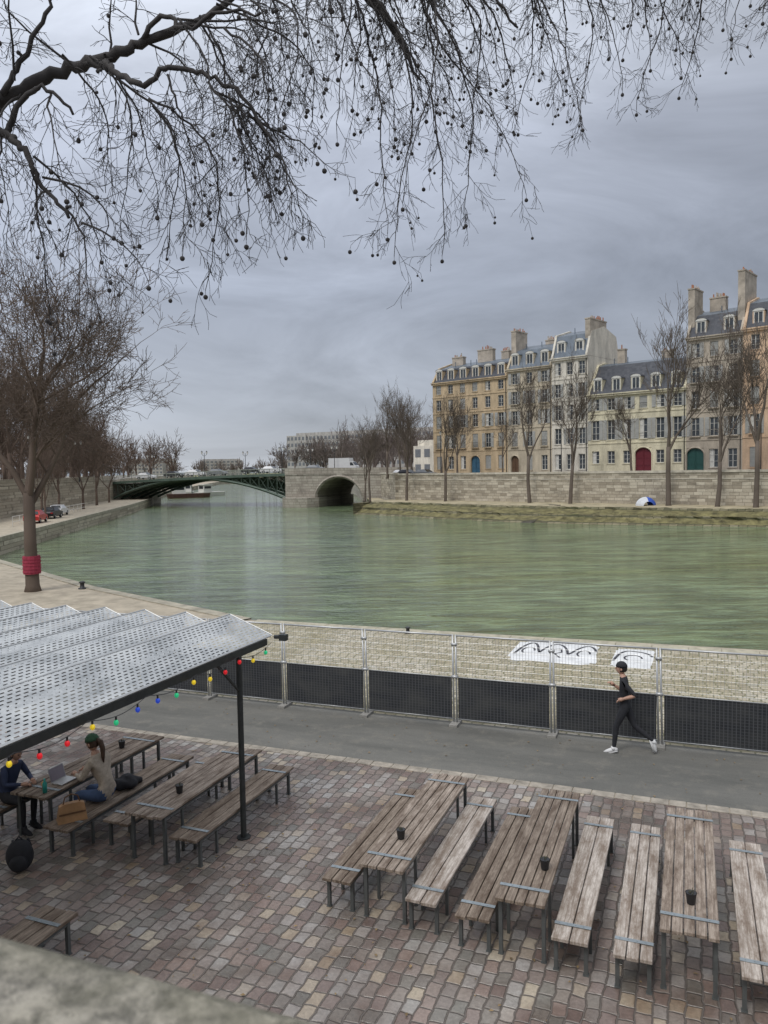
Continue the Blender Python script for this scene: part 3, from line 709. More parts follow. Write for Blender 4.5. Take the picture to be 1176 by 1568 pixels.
mass('left_bank_tree_mass',it,8,m_barkmid,.06,4)
it=[]
for k in range(18):
    y=rr.uniform(105,168); it.append((-50.5-(y-100)*.12-rr.uniform(3,16),y,4.3,rr.uniform(12,16)))
mass('street_tree_mass',it,9,m_barkmid,.032,4,1.1)
mb=MB()
pv=None
for k in range(80):
    x=-1600+k*45; h=9+8*noise.noise(Vector((k*.21,3,0)))+4*noise.noise(Vector((k*.9,1,0)))
    if pv: mb.quad((pv[0],1500,0),(x,1500,0),(x,1560,h),(pv[0],1560,pv[1]))
    pv=(x,h)
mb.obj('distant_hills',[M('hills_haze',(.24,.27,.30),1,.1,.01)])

# ------------------------------------------------------------------ overhanging plane tree (foreground)
mb=MB(); balls=MB(); rnd=random.Random(21)
def path(pts,n=6):
    out=[]
    P=[Vector(p) for p in pts]; P=[P[0]*2-P[1]]+P+[P[-1]*2-P[-2]]
    for i in range(1,len(P)-2):
        for k in range(n):
            t=k/n
            out.append(.5*((2*P[i])+(-P[i-1]+P[i+1])*t+(2*P[i-1]-5*P[i]+4*P[i+1]-P[i+2])*t*t+(-P[i-1]+3*P[i]-3*P[i+1]+P[i+2])*t*t*t))
    out.append(P[-2]); return out
def limb(pts,r0,r1,n=8,r_in=None):
    p=path(pts); L=len(p)
    for i in range(1,L-1): p[i]=p[i]+Vector((rnd.uniform(-1,1),rnd.uniform(-1,1),rnd.uniform(-1,1)))*.02
    mb.tube(p,[(r0+(r1-r0)*i/(L-1))*rnd.uniform(.93,1.07) for i in range(L)],n)
BALLP=[.06]
def twig(p,d,L,r,lev):
    n=5 if lev<2 else 4
    pts=[p]; rs=[r]; dd=d.copy(); q=p.copy()
    for k in range(n):
        f=k/n
        g=-.34 if f<.6 else .34
        dd=(dd+Vector((rnd.uniform(-1,1)*.34,rnd.uniform(-1,1)*.34,g*.5+rnd.uniform(-.22,.22)))).normalized()
        q=q+dd*L/n; pts.append(q.copy()); rs.append(max(.0019,r*(1-.6*(k+1)/n)))
    mb.tube(pts,rs,3,0,False)
    if lev<3:
        for i in range(rnd.choice((2,3,4)) if lev==1 else rnd.choice((1,2,3))):
            k=rnd.randint(1,n-1)
            o=dd.orthogonal().normalized(); o=Matrix.Rotation(rnd.uniform(0,6.28),3,dd)@o
            nd=((pts[k+1]-pts[k]).normalized()*.75+o*.65).normalized()
            twig(pts[k],nd,L*rnd.uniform(.4,.75),r*.65,lev+1)
    if rnd.random()<BALLP[0]:
        e=pts[-1]; l=rnd.uniform(.03,.09); e2=e+Vector((rnd.uniform(-.02,.02),0,-l)); mb.tube([e,e2],.0018,3,0,False)
        balls.ball(e2-Vector((0,0,.012)),rnd.uniform(.011,.019),0,7,5)
def drooper(a,b,r=.014,dense=1.0,endball=True):
    a=Vector(a);b=Vector(b); L=(b-a).length
    n=max(6,int(L/.085)); pts=[]
    side=Vector((rnd.uniform(-1,1),rnd.uniform(-1,1),0))*L*.12
    wv=Vector((0,0,0))
    for k in range(n+1):
        t=k/n
        wv=wv*.9+Vector((rnd.uniform(-1,1),rnd.uniform(-1,1),rnd.uniform(-1,1)))*.02
        p=a.lerp(b,t); p.x+= (b.x-a.x)*.25*math.sin(math.pi*t); 
        p+=side*math.sin(math.pi*t*1.3)+wv+Vector((0,0,.10*L*math.sin(math.pi*t)))
        pts.append(p)
    rs=[max(.003,r*(1-.78*k/n)) for k in range(n+1)]
    mb.tube(pts,rs,5,0,False)
    for k in range(1,n):
        if rnd.random()<.85*dense:
            d=(pts[k+1]-pts[k]).normalized(); o=d.orthogonal().normalized(); o=Matrix.Rotation(rnd.uniform(0,6.28),3,d)@o
            nd=(d*.7+o*.75).normalized()
            twig(pts[k],nd,rnd.uniform(.18,.48)*(1 if L>.8 else .75),max(.0032,rs[k]*.5),1)
    if endball:
        e=pts[-1]; balls.ball(e-Vector((0,0,.05)),.019,0,7,5); mb.tube([e,e-Vector((0,0,.05))],.002,3,0,False)
TB=(-6.3,1.4,4.2)
limb([TB,(-6.3,1.5,5.5),(-6.1,1.7,7.0)],.32,.25,12)
limb([(-6.1,1.7,6.9),(-5.4,3.0,7.6),(-4.4,4.9,7.95),(-3.24,5.9,8.25)],.14,.062,9)
limb([(-3.24,5.9,8.25),(-2.94,5.9,8.4),(-2.64,5.92,8.57),(-2.29,5.95,8.73),(-1.99,5.9,8.76),(-1.74,5.9,8.88),(-1.44,5.9,8.97),(-1.19,5.95,9.12),(-.84,6.0,9.4),(-.4,6.2,9.7)],.060,.014,9)
limb([(-3.24,5.88,8.22),(-2.94,5.8,8.3),(-2.74,5.75,8.19),(-2.565,5.7,8.05),(-2.44,5.7,7.83),(-2.24,5.7,7.55)],.042,.012)
limb([(-2.2,5.93,8.74),(-1.99,5.8,8.68),(-1.865,5.7,8.575),(-1.665,5.6,8.43),(-1.44,5.6,8.55),(-1.215,5.6,8.5),(-.94,5.6,8.33),(-.74,5.6,8.02)],.028,.011)
limb([(-2.75,5.85,8.2),(-2.6,5.8,8.42),(-2.4,5.75,8.5),(-2.2,5.75,8.3)],.026,.010)
limb([(-2.75,5.85,8.5),(-2.55,5.8,8.75),(-2.35,5.75,9.05),(-2.2,5.75,9.4)],.022,.010)
limb([(-1.74,5.9,8.88),(-1.55,5.8,9.0),(-1.35,5.7,8.86),(-1.1,5.65,8.95),(-.8,5.6,8.9)],.020,.009)
limb([(-6.1,1.7,6.9),(-5.7,2.4,9.2),(-4.2,4.0,10.6),(-2.4,5.6,11.0),(-.9,6.7,10.6),(-.3,7.1,10.15),(0.1,7.2,9.75),(.4,7.2,9.2)],.2,.008,9)
limb([(-2.4,5.6,11.0),(-.4,6.8,11.2),(1.2,7.9,11.3),(2.4,8.3,11.25),(3.4,8.4,11.15),(4.6,8.6,11.1)],.08,.02)
limb([(-1.4,6.2,10.85),(-.6,6.9,10.5),(.2,7.1,10.3),(.9,7.2,10.1),(1.3,7.3,9.7)],.030,.010)
Lf=[((-2.84,8.48),(-2.89,7.68)),((-2.64,8.58),(-2.64,7.33)),((-2.44,7.83),(-2.39,7.28)),((-2.44,7.88),(-1.99,7.33)),((-2.24,7.58),(-1.77,7.13)),((-2.29,8.74),(-2.04,7.83)),((-1.99,8.77),(-1.69,7.68)),((-1.87,8.58),(-1.54,7.33)),((-1.67,8.43),(-1.19,7.05)),((-1.67,8.43),(-1.44,7.28)),((-1.22,8.5),(-.94,7.35)),((-.94,8.33),(-.54,7.5)),((-1.22,8.5),(-.74,7.83)),((-.94,8.33),(-.44,7.88)),((-.74,8.03),(-.62,7.43)),((-1.74,8.89),(-1.29,8.33)),((-1.44,8.98),(-.84,8.48)),((-1.44,8.98),(-.69,8.83)),((-1.19,9.13),(-.44,8.33)),((-2.64,8.58),(-2.44,9.23)),((-2.29,8.74),(-2.64,9.13)),((-1.99,8.77),(-1.94,9.28)),((-1.74,8.89),(-1.79,9.33)),((-2.94,8.4),(-2.84,9.03)),((-1.3,9.0),(-.95,8.0)),((-1.44,8.97),(-1.1,7.9)),((-2.4,8.5),(-2.25,7.6)),((-2.94,8.3),(-3.0,7.4)),((-1.1,8.45),(-.8,7.55)),((-.84,9.4),(-.4,8.7)),((-1.2,9.2),(-.7,8.2)),((-1.0,9.3),(-.55,8.0)),((-2.1,8.75),(-1.85,7.5)),((-1.5,8.6),(-1.3,7.5)),((-2.74,8.2),(-2.8,7.2)),((-2.56,8.05),(-2.2,7.25)),((-1.0,9.2),(-.85,8.2)),((-1.3,9.05),(-1.15,8.1)),((-1.0,8.4),(-.9,7.6)),((-2.3,7.65),(-2.1,6.95)),((-2.6,8.0),(-2.6,7.0)),((-.9,9.4),(-.65,8.5)),((-1.1,8.9),(-.75,7.7))]
BALLP[0]=.035
for (a,b) in Lf:
    y=5.85+rnd.uniform(-.1,.1); drooper((a[0],y,a[1]),(b[0],y+rnd.uniform(-.5,.5),b[1]),.010,1.3,rnd.random()<.6)
Md=[((-.89,10.6),(-.53,9.03)),((-.65,10.5),(-.26,8.61)),((-.41,10.3),(.01,8.43)),((-.29,10.15),(.07,7.74)),((-.17,10.0),(.28,7.6)),((-.05,9.9),(.64,7.65)),((.07,10.3),(.43,7.9)),((.19,10.3),(.91,8.0)),((.31,10.27),(1.18,8.25)),((.43,10.25),(.97,8.73)),((.55,10.2),(.7,8.8)),((.07,10.3),(.31,8.85)),((-.6,10.5),(-.6,9.3)),((.8,10.15),(1.3,9.2)),((-.5,10.5),(-.15,8.9)),((-.2,10.3),(.15,8.7)),((.2,10.3),(.55,8.8)),((.35,10.3),(.8,8.9)),((.0,10.2),(.3,9.2)),((.6,10.2),(1.0,9.3)),((-.75,10.5),(-.4,9.5))]
BALLP[0]=.055
for (a,b) in Md:
    y=7.1+rnd.uniform(-.2,.2); drooper((a[0],y,a[1]),(b[0],y+rnd.uniform(-.4,.4),b[1]),.013,.95)
Rt=[((.78,11.2),(1.27,9.7)),((1.06,11.2),(1.62,9.34)),((1.34,11.2),(2.08,9.13)),((1.62,11.2),(2.29,9.45)),((1.5,11.2),(1.9,9.55)),((1.83,11.2),(2.53,9.58)),((2.18,11.2),(2.85,9.34)),((2.6,11.2),(3.09,9.72)),((2.88,11.2),(3.41,9.72)),((3.23,11.2),(3.65,10.0)),((3.58,11.2),(3.93,10.14)),((3.8,11.2),(4.12,10.2)),((2.3,11.2),(2.5,10.2)),((3.0,11.2),(3.2,10.3)),((.5,11.2),(.8,10.0)),((1.2,11.2),(1.75,9.7)),((1.7,11.2),(2.05,9.75)),((2.0,11.2),(2.7,9.9)),((2.5,11.2),(2.95,10.0)),((2.7,11.2),(3.3,10.1)),((3.4,11.2),(3.8,10.3)),((1.0,11.2),(1.3,10.1)),((.2,11.2),(.6,10.0)),((3.9,11.2),(4.4,10.3))]
for (a,b) in Rt:
    y=8.3+rnd.uniform(-.2,.2); drooper((a[0],y,a[1]),(b[0],y+rnd.uniform(-.4,.4),b[1]),.014,.9)
PT=empty('overhanging_plane_tree')
mb.obj('trunk_and_branches',[m_bark],parent=PT,smooth=True); balls.obj('seed_balls',[m_bark],parent=PT,smooth=True)

# ------------------------------------------------------------------ tables and benches (pq frame)
def slabs(kind,p0,p1,q0,q1,z,nb,wood_m):
    cx,cy=(p0+p1)/2,(q0+q1)/2
    E=empty(kind,W(cx,cy),-TH+random.uniform(-.006,.006)); w_=p1-p0; L=q1-q0
    pl=MB(); th=.042
    bw=(w_-.014*(nb-1))/nb
    for k in range(nb):
        x=-w_/2+k*(bw+.014); e0=random.uniform(-.015,.015); e1=random.uniform(-.015,.015); dz=random.uniform(-.004,.004)
        pl.box(x,x+bw,-L/2+e0,L/2+e1,z-th+dz,z+dz)
    bevel(pl.obj('planks',[wood_m],parent=E),.005)
    lg=MB(); s=.022; ye=.14; ys=.30
    for y in (-L/2+ye,L/2-ye):
        for x in (-w_/2+.035,w_/2-.035):
            lg.box(x-s,x+s,y-s,y+s,0.004,z-th-.012)
            lg.box(x-s-.01,x+s+.01,y-s-.01,y+s+.01,0.004,.014)
        lg.box(-w_/2+.035+s,w_/2-.035-s,y-s,y+s,z-th-.056,z-th-.013)
    for y in (-L/2+ye+.42,L/2-ye-.42):
        for x in (-w_/2+.035,w_/2-.035): lg.box(x-s*.8,x+s*.8,y-s*.8,y+s*.8,0.004,z-th-.055)
    for x in (-w_/2+.035,w_/2-.035): lg.box(x-.014,x+.014,-L/2+ye+s,L/2-ye-s,z-th-.05,z-th-.02)
    lg.obj('legs',[m_steel],parent=E)
    st=MB()
    for y in (-L/2+ys,L/2-ys):
        st.box(-w_/2-.004,w_/2+.004,y-.028,y+.028,z+.005,z+.010)
        k=-w_/2+.05
        while k<w_/2: st.tube([(k,y,z+.010),(k,y,z+.014)],.008,6); k+=.09
    st.obj('metal_straps',[m_strap],parent=E)
    return E
slabs('picnic_table',-3.83,-3.24,8.66,11.74,.75,5,m_wood_m); slabs('wooden_bench',-4.38,-3.98,8.7,11.7,.45,3,m_wood_d); slabs('wooden_bench',-3.20,-2.80,8.6,11.74,.45,2,m_wood_l)
slabs('picnic_table',-2.06,-1.49,8.49,11.7,.75,5,m_wood_d); slabs('wooden_bench',-2.53,-2.12,8.48,11.6,.45,3,m_wood_d); slabs('wooden_bench',-1.40,-1.00,8.42,11.65,.45,2,m_wood_l)
slabs('picnic_table',-.26,.33,8.5,11.65,.75,5,m_wood_m); slabs('wooden_bench',-.74,-.34,8.35,11.6,.45,3,m_wood_l); slabs('wooden_bench',.54,.94,8.4,11.52,.45,2,m_wood_l)
slabs('picnic_table',1.8,2.4,8.4,11.6,.75,5,m_wood_m); slabs('wooden_bench',1.3,1.7,8.4,11.5,.45,3,m_wood_d)
slabs('picnic_table',-7.66,-7.03,8.87,11.72,.75,5,m_wood_m); slabs('wooden_bench',-6.96,-6.5,8.98,11.9,.45,3,m_wood_d); slabs('wooden_bench',-8.27,-7.8,9.08,11.8,.45,3,m_wood_m)
slabs('picnic_table',-9.85,-9.15,8.85,11.75,.75,5,m_wood_d); slabs('wooden_bench',-8.98,-8.5,8.6,11.75,.45,3,m_wood_d); slabs('wooden_bench',-10.45,-10.02,8.6,11.75,.45,3,m_wood_d)
slabs('wooden_bench',-7.3,-6.8,3.9,7.0,.45,3,m_wood_d)
m_cup=M('black_plastic',(.02,.02,.022),.45,.2)
m_plant=M('dry_herbs',(.10,.10,.06),.9,.4,40)
def cup(p,q,z):
    mb=MB(); mb.tube([(0,0,0),(0,0,.12),(0,0,.125)],[.045,.06,.064],14,0,False); mb.tube([(0,0,.123),(0,0,.09)],[.057,.054],14,0,True); mb.poly([(math.cos(a*.628)*.045,math.sin(a*.628)*.045,0) for a in range(10)])
    for k in range(14):
        a=random.uniform(0,6.28); r=random.uniform(0,.04); mb.tube([(math.cos(a)*r,math.sin(a)*r,.09),(math.cos(a)*r*1.5,math.sin(a)*r*1.5,.13+random.uniform(0,.03))],.004,3,1)
    mb.obj('plant_cup',[m_cup,m_plant],W(p,q,z+.004))
cup(-3.56,9.45,.75); cup(-1.62,9.3,.75); cup(.05,9.1,.75); cup(-7.3,9.7,.75); cup(-9.5,11.0,.75)
mb=MB()
for k in range(520):
    p=random.uniform(-11,3.5); q_=random.uniform(3,13.2) if k%5 else random.uniform(13.7,16.1); a=random.uniform(0,6.28); s=random.uniform(.012,.035); c_,s_=math.cos(a)*s,math.sin(a)*s; z=.022
    mb.quad((p-c_,q_-s_,z),(p+s_*.6,q_-c_*.6,z+.006),(p+c_,q_+s_,z),(p-s_*.6,q_+c_*.6,z+.01),0)
mb.obj('fallen_leaves',[M('dry_leaves',(.24,.17,.09),.9,.6,1.5)],rz=-TH)

# ------------------------------------------------------------------ fence
posts=[-.5+2.14*k for k in range(-8,4)]
FE=empty('construction_fence',(0,0,0),-TH); gv=MB(); wi=MB(); bp=MB(); ft=MB()
q=16.25
for i,p in enumerate(posts):
    dx=.03+ .02*((i*7)%3); 
    for s in (-.035,.035): gv.tube([(p+s,q,.06),(p+s-dx*.6,q+.01,2.02)],.021,8)
    gv.box(p-.07-dx*.3,p+.07-dx*.3,q-.035,q+.035,1.05,1.11); gv.box(p-.065-dx*.5,p+.065-dx*.5,q-.03,q+.03,1.78,1.83)
    ft.box(p-.09,p+.09,q-.22,q+.22,.01,.06)
    if i<len(posts)-1:
        p1=posts[i+1]
        gv.tube([(p+.03-dx*.6,q+.01,2.0),(p1-.05,q+.01,2.0)],.021,8); gv.tube([(p+.04,q,.14),(p1-.04,q,.14)],.017,6); gv.tube([(p+.04,q-.015,1.075),(p1-.05,q-.015,1.075)],.012,5)
        k=p+.09
        while k<p1-.06: wi.tube([(k-.02,q+.008,1.0),(k-.02,q+.008,1.99)],.0032,3,0,False); k+=.065
        for zz in [1.15+.14*j for j in range(6)]: wi.tube([(p+.03,q+.012,zz),(p1-.05,q+.012,zz)],.0032,3,0,False)
        bp.box(p+.07,p1-.075,q-.012,q+.004,.12,1.06)
def blackpanel():
    m,nt,b=newmat('black_mesh_panel'); co=objc(nt); sp=N(nt,'ShaderNodeSeparateXYZ'); nt.links.new(co,sp.inputs[0])
    fx=math_n(nt,'FRACT',math_n(nt,'DIVIDE',sp.outputs['X'],.075)); fz=math_n(nt,'FRACT',math_n(nt,'DIVIDE',sp.outputs['Z'],.06))
    g=math_n(nt,'MAXIMUM',math_n(nt,'GREATER_THAN',fx,.80),math_n(nt,'MULTIPLY',math_n(nt,'GREATER_THAN',fz,.78),.6))
    nz=noise_n(nt,mapping(nt,co,(1,1,2)),1.3,5,.7)
    c=mixc(nt,g,(.018,.020,.024),(.075,.08,.088)); c=mixc(nt,ramp(nt,nz,[(.4,0),(.75,.6)]),c,(.085,.085,.08))
    nt.links.new(c,b.inputs['Base Color']); b.inputs['Roughness'].default_value=.6; return m
gv.obj('posts_and_rails',[m_galv],parent=FE,smooth=True); wi.obj('wire_mesh',[m_galv],parent=FE); bp.obj('black_panels',[blackpanel()],parent=FE); ft.obj('feet',[M('concrete',(.28,.27,.25),.9,.2,5)],parent=FE)

# graffiti painted on quay stones
GE=empty('graffiti',(0,0,0),-TH); wh=MB(); bk=MB(); rg=random.Random(4)
def blob(p0,p1,q0,q1,nl):
    n=34; pts=[]
    for k in range(n):
        a=2*math.pi*k/n; c,s=math.cos(a),math.sin(a); e=.28
        x=(abs(c)**e)*(1 if c>0 else -1); y=(abs(s)**e)*(1 if s>0 else -1); j=1+.07*rg.uniform(-1,1)
        pts.append(((p0+p1)/2+x*(p1-p0)/2*j,(q0+q1)/2+y*(q1-q0)/2*j,.010))
    wh.poly(pts)
    lv=[.0145]
    def rib(pl,w_=.04):
        lv[0]+=.0006; z=lv[0]
        for a,b in zip(pl,pl[1:]):
            d=Vector((b[0]-a[0],b[1]-a[1])); 
            if d.length<1e-5: continue
            d.normalize(); nx,ny=-d.y*w_,d.x*w_
            bk.quad((a[0]-nx,a[1]-ny,z),(b[0]-nx,b[1]-ny,z),(b[0]+nx,b[1]+ny,z),(a[0]+nx,a[1]+ny,z))
    W_=(p1-p0); Hh=(q1-q0)
    top=[]
    for k in range(nl*10+1):
        t=k/(nl*10); top.append((p0+W_*(.03+.94*t), q0+Hh*(.30+.58*abs(math.sin(math.pi*nl*t+.4*math.sin(5*t)))**.6)))
    rib(top); 
    for i in range(nl):
        cx=p0+W_*(i+.5)/nl; rx=W_/nl*.22; cy=q0+Hh*.5
        if i%2: rib([(cx-rx,cy+Hh*.12),(cx+rx*.6,cy+Hh*.16),(cx+rx,cy),(cx,cy-Hh*.08),(cx+rx*1.2,cy-Hh*.25)],.03)
        else: rib([(cx+math.cos(a*.52)*rx,cy+math.sin(a*.52)*Hh*.15) for a in range(9)],.03)
blob(-5.0,-2.5,22.3,25.0,3); blob(-2.05,-.92,22.4,24.7,1)
wh.obj('white_fill',[M('white_spray_paint',(.68,.69,.69),.8,.2,2)],parent=GE); bk.obj('black_outline',[M('black_spray_paint',(.04,.04,.05),.7,.3,3)],parent=GE)
def bollard(x,y,s=1.0):
    mb=MB(); mb.tube([(0,0,0),(0,0,.05),(0,0,.08),(0,0,.28),(0,0,.33),(0,0,.38)],[.2,.2,.11,.10,.17,.1],12); o=mb.obj('mooring_bollard',[m_iron],(x,y,0),smooth=True); o.scale=(s,s,s)
bollard(*W(-28,30.0)[:2]); bollard(*W(-9.0,24.9)[:2],.6); bollard(-24.5,48.5)

# ------------------------------------------------------------------ shelter with corrugated perforated roof
def perf():
    m,nt,b=newmat('perforated_aluminium'); co=objc(nt); sp=N(nt,'ShaderNodeSeparateXYZ'); nt.links.new(co,sp.inputs[0])
    v=math_n(nt,'DIVIDE',sp.outputs['X'],.058); row=math_n(nt,'FLOOR',v); fv=math_n(nt,'FRACT',v)
    u=math_n(nt,'ADD',math_n(nt,'DIVIDE',sp.outputs['Y'],.115),math_n(nt,'MULTIPLY',math_n(nt,'MODULO',row,2.0),.5)); fu=math_n(nt,'FRACT',u)
    hole=math_n(nt,'MULTIPLY',math_n(nt,'LESS_THAN',math_n(nt,'ABSOLUTE',math_n(nt,'SUBTRACT',fv,.5)),.17),math_n(nt,'LESS_THAN',math_n(nt,'ABSOLUTE',math_n(nt,'SUBTRACT',fu,.5)),.30))
    n1=noise_n(nt,mapping(nt,co,(1.5,.7,1)),1.8,5,.7); c=ramp(nt,n1,[(.3,(.28,.30,.31)),(.5,(.46,.48,.49)),(.7,(.60,.62,.62))]); nt.links.new(c,b.inputs['Base Color'])
    b.inputs['Roughness'].default_value=.5; b.inputs['Metallic'].default_value=.25
    tr=N(nt,'ShaderNodeBsdfTransparent'); mx=N(nt,'ShaderNodeMixShader'); nt.links.new(hole,mx.inputs[0]); nt.links.new(b.outputs[0],mx.inputs[1]); nt.links.new(tr.outputs[0],mx.inputs[2])
    nt.links.new(mx.outputs[0],nt.nodes['Material Output'].inputs[0]); return m
SE_=empty('metal_shelter',(0,0,0),-TH); rf=MB(); fr=MB(); fa=MB()
qf0,qf1=2.5,11.0; p=-6.37; zl,zr=3.0,3.30
for k in range(9):
    a=p; r_=p-.80; v_=p-.86; e=random.uniform(-.06,.06)
    rf.quad((a,qf0,zl),(a,qf1+e,zl),(r_,qf1+e,zr),(r_,qf0,zr)); rf.quad((r_,qf0,zr),(r_,qf1+e,zr),(v_,qf1+e,zl),(v_,qf0,zl))
    fa.tube([(r_,qf0,zr+.004),(r_,qf1+e,zr+.004)],.010,4)
    fa.tube([(a,qf1+e,zl+.003),(r_,qf1+e,zr+.003)],.008,4)
    p=v_
fa.tube([(-6.37,qf0,zl),(-6.37,qf1,zl)],.018,4)
pe=p
for pp in (-6.42,pe+.2):
    fr.box(pp-.04,pp+.04,qf0+.1,qf1-.1,2.86,2.965)
for qq in (10.1,6.6,3.1): fr.box(pe+.25,-6.47,qq-.03,qq+.03,2.84,2.94)
for (pp,qq) in ((-6.42,10.1),(-6.42,3.1),(-11.2,10.1),(-11.2,3.1)):
    fr.tube([(pp,qq,0),(pp,qq,2.86)],.045,10); fr.tube([(pp,qq,.0),(pp,qq,.02)],.11,10)
    fr.tube([(pp,qq,2.3),(pp-.55,qq,2.86)],.02,6); fr.tube([(pp,qq,2.3),(pp,qq-.6,2.86)],.02,6)
fr.tube([(-6.3,11.0,2.98),(-6.12,11.0,3.0)],.035,6); fr.box(-6.2,-6.08,10.96,11.06,2.93,3.03)
rf.obj('roof_panels',[perf()],parent=SE_); fr.obj('frame',[m_dark],parent=SE_); fa.obj('edge_trim',[m_galv],parent=SE_)
wl=MB(); bl={c:MB() for c in ('red','yellow','green','blue')}; cols=['green','blue','yellow','red','yellow','blue','green','yellow','red']
pts=[]
for k in range(120):
    q_=10.95-k*.065; s=(k%16)/16; pts.append((-6.33,q_,2.90-.09*math.sin(math.pi*s)))
wl.tube(pts,.005,4)
for k in range(0,18):
    i=3+k*6; 
    if i>=len(pts): break
    c=cols[(k*4)%9]; x,y,z=pts[i]; wl.tube([(x,y,z),(x,y,z-.05)],.013,6); bl[c].ball((x,y,z-.075),(.030,.030,.036),0,10,8)
wl.obj('string_light_wire',[m_iron],parent=SE_)
EC={'red':(.8,.02,.03),'yellow':(.9,.65,.03),'green':(.03,.6,.25),'blue':(.03,.08,.6)}
for c,b_ in bl.items(): 
    if b_.f: b_.obj('bulbs_'+c,[M('bulb_'+c,EC[c],.3,.05,1,emit=(EC[c],.35))],parent=SE_,smooth=True)

# ------------------------------------------------------------------ people
m_skin=M('skin',(.50,.30,.22),.6,.08,5)
m_black=M('black_fabric',(.022,.023,.028),.85,.2,6); m_jeans=M('blue_jeans',(.06,.10,.20),.9,.2,6); m_beige=M('beige_knit',(.44,.38,.31),.95,.2,20,bmp=.4)
m_white=M('white_shoes',(.7,.7,.7),.6,.08,6); m_hair=M('brown_hair',(.07,.04,.025),.6,.4,30); m_hairk=M('dark_hair',(.02,.015,.012),.6,.3,30); m_navy=M('navy_jacket',(.03,.045,.10),.8,.2,6); m_green=M('green_cap',(.05,.12,.07),.9,.15,10)
def human(name,J,loc,rz,seg_mats,mats,hair,cap=None,head_yaw=0,ponytail=False,scale=1.0,head_pitch=0):
    E=empty(name,loc,rz); E.scale=(scale,)*3
    V=[];Rd=[];Ed=[];segs=[]
    def add(p,r): V.append(Vector(p)); Rd.append(r); return len(V)-1
    ip=add(J['pelvis'],(.135,.115)); iw=add(J['waist'],(.118,.10)); ic=add(J['chest'],(.150,.115)); inn=add(J['neck'],(.06,.06)); ih=add(J['headb'],(.055,.055))
    for a,b,l in ((ip,iw,'torso'),(iw,ic,'torso'),(ic,inn,'torso'),(inn,ih,'neck')): Ed.append((a,b)); segs.append((a,b,l))
    for s in 'LR':
        a=add(J['sh'+s],(.066,.066)); b=add(Vector(J['sh'+s]).lerp(Vector(J['el'+s]),.5),(.052,.052)); c=add(J['el'+s],(.042,.042)); d=add(Vector(J['el'+s]).lerp(Vector(J['wr'+s]),.4),(.040,.040)); e=add(J['wr'+s],(.026,.026))
        for x,y,l in ((ic,a,'torso'),(a,b,'uparm'),(b,c,'uparm'),(c,d,'forearm'),(d,e,'forearm')): Ed.append((x,y)); segs.append((x,y,l))
        a=add(J['hip'+s],(.10,.10)); b=add(Vector(J['hip'+s]).lerp(Vector(J['kn'+s]),.45),(.083,.083)); c=add(J['kn'+s],(.058,.058)); d=add(Vector(J['kn'+s]).lerp(Vector(J['an'+s]),.35),(.056,.056)); e=add(J['an'+s],(.038,.038))
        for x,y,l in ((ip,a,'leg'),(a,b,'leg'),(b,c,'leg'),(c,d,'leg'),(d,e,'shin')): Ed.append((x,y)); segs.append((x,y,l))
    me=bpy.data.meshes.new('body'); me.from_pydata([tuple(v) for v in V],Ed,[]); ob=bpy.data.objects.new('tmpbody',me); sc.collection.objects.link(ob)
    sk=ob.modifiers.new('skin','SKIN'); sk.use_smooth_shade=True
    for i,r in enumerate(Rd): me.skin_vertices[0].data[i].radius=r; me.skin_vertices[0].data[i].use_root=(i==0)
    ss=ob.modifiers.new('sub','SUBSURF'); ss.levels=2; ss.render_levels=2
    dg=bpy.context.evaluated_depsgraph_get(); dg.update(); m2=bpy.data.meshes.new_from_object(ob.evaluated_get(dg)); bpy.data.objects.remove(ob)
    m2.name='body'; m2.materials.clear()
    for m in mats: m2.materials.append(m)
    for pl in m2.polygons:
        c=pl.center; best=None
        for a,b,l in segs:
            A,B=V[a],V[b]; t=max(0,min(1,(c-A).dot(B-A)/max(1e-9,(B-A).length_squared))); dd=(c-(A+(B-A)*t)).length-(Rd[a][0]*(1-t)+Rd[b][0]*t)
            if best is None or dd<best[0]: best=(dd,l)
        pl.material_index=seg_mats[best[1]]; pl.use_smooth=True
    place('body',m2,parent=E)
    hb=Vector(J['headb'])
    hc=hb+Vector((0,.015,.085))
    hd=MB()
    def shp(p):
        f=p.z/.115
        if f<0: p=Vector((p.x*(1+.32*f),p.y*(1+.12*f)+(.012*-f),p.z))
        return p
    hd.ball((0,0,0),(.074,.092,.115),0,20,16,shp)
    hd.tube([(0,.085,.02),(0,.108,-.022),(0,.088,-.03)],[.008,.014,.008],6,0)
    for s in (-1,1):
        hd.ball((s*.075,-.005,-.005),(.012,.022,.032),0,8,6); hd.ball((s*.03,.083,.012),(.013,.008,.008),1,8,6); hd.tube([(s*.015,.089,.033),(s*.045,.080,.034)],.004,4,1)
    hd.tube([(-.024,.088,-.055),(0,.094,-.056),(.024,.088,-.055)],.005,5,2)
    ho=hd.obj('head',[m_skin,m_hairk,M('lips',(.4,.14,.12),.6,.05)],tuple(hc),head_yaw,E,True); ho.rotation_euler=(head_pitch,0,head_yaw)
    hr=MB()
    def hs(p):
        if p.y>.045 and p.z<.055: p=Vector((p.x*.80,p.y*.35,p.z))
        if p.z<-.07: p.z=-.07
        return p
    hr.ball((0,-.012,.012),(.084,.102,.118),0,18,14,hs)
    if ponytail: hr.tube([(0,-.10,.04),(0,-.15,.0),(0,-.16,-.10),(0,-.13,-.22),(0,-.12,-.3)],[.03,.038,.036,.026,.008],8)
    if cap:
        def cs(p):
            if p.z<.0: p.z=0
            return p
        hr.ball((0,-.006,.035),(.094,.110,.105),1,18,12,cs)
    hh=hr.obj('hair',[hair,cap or hair],tuple(hc),head_yaw,E,True); hh.rotation_euler=(head_pitch,0,head_yaw)
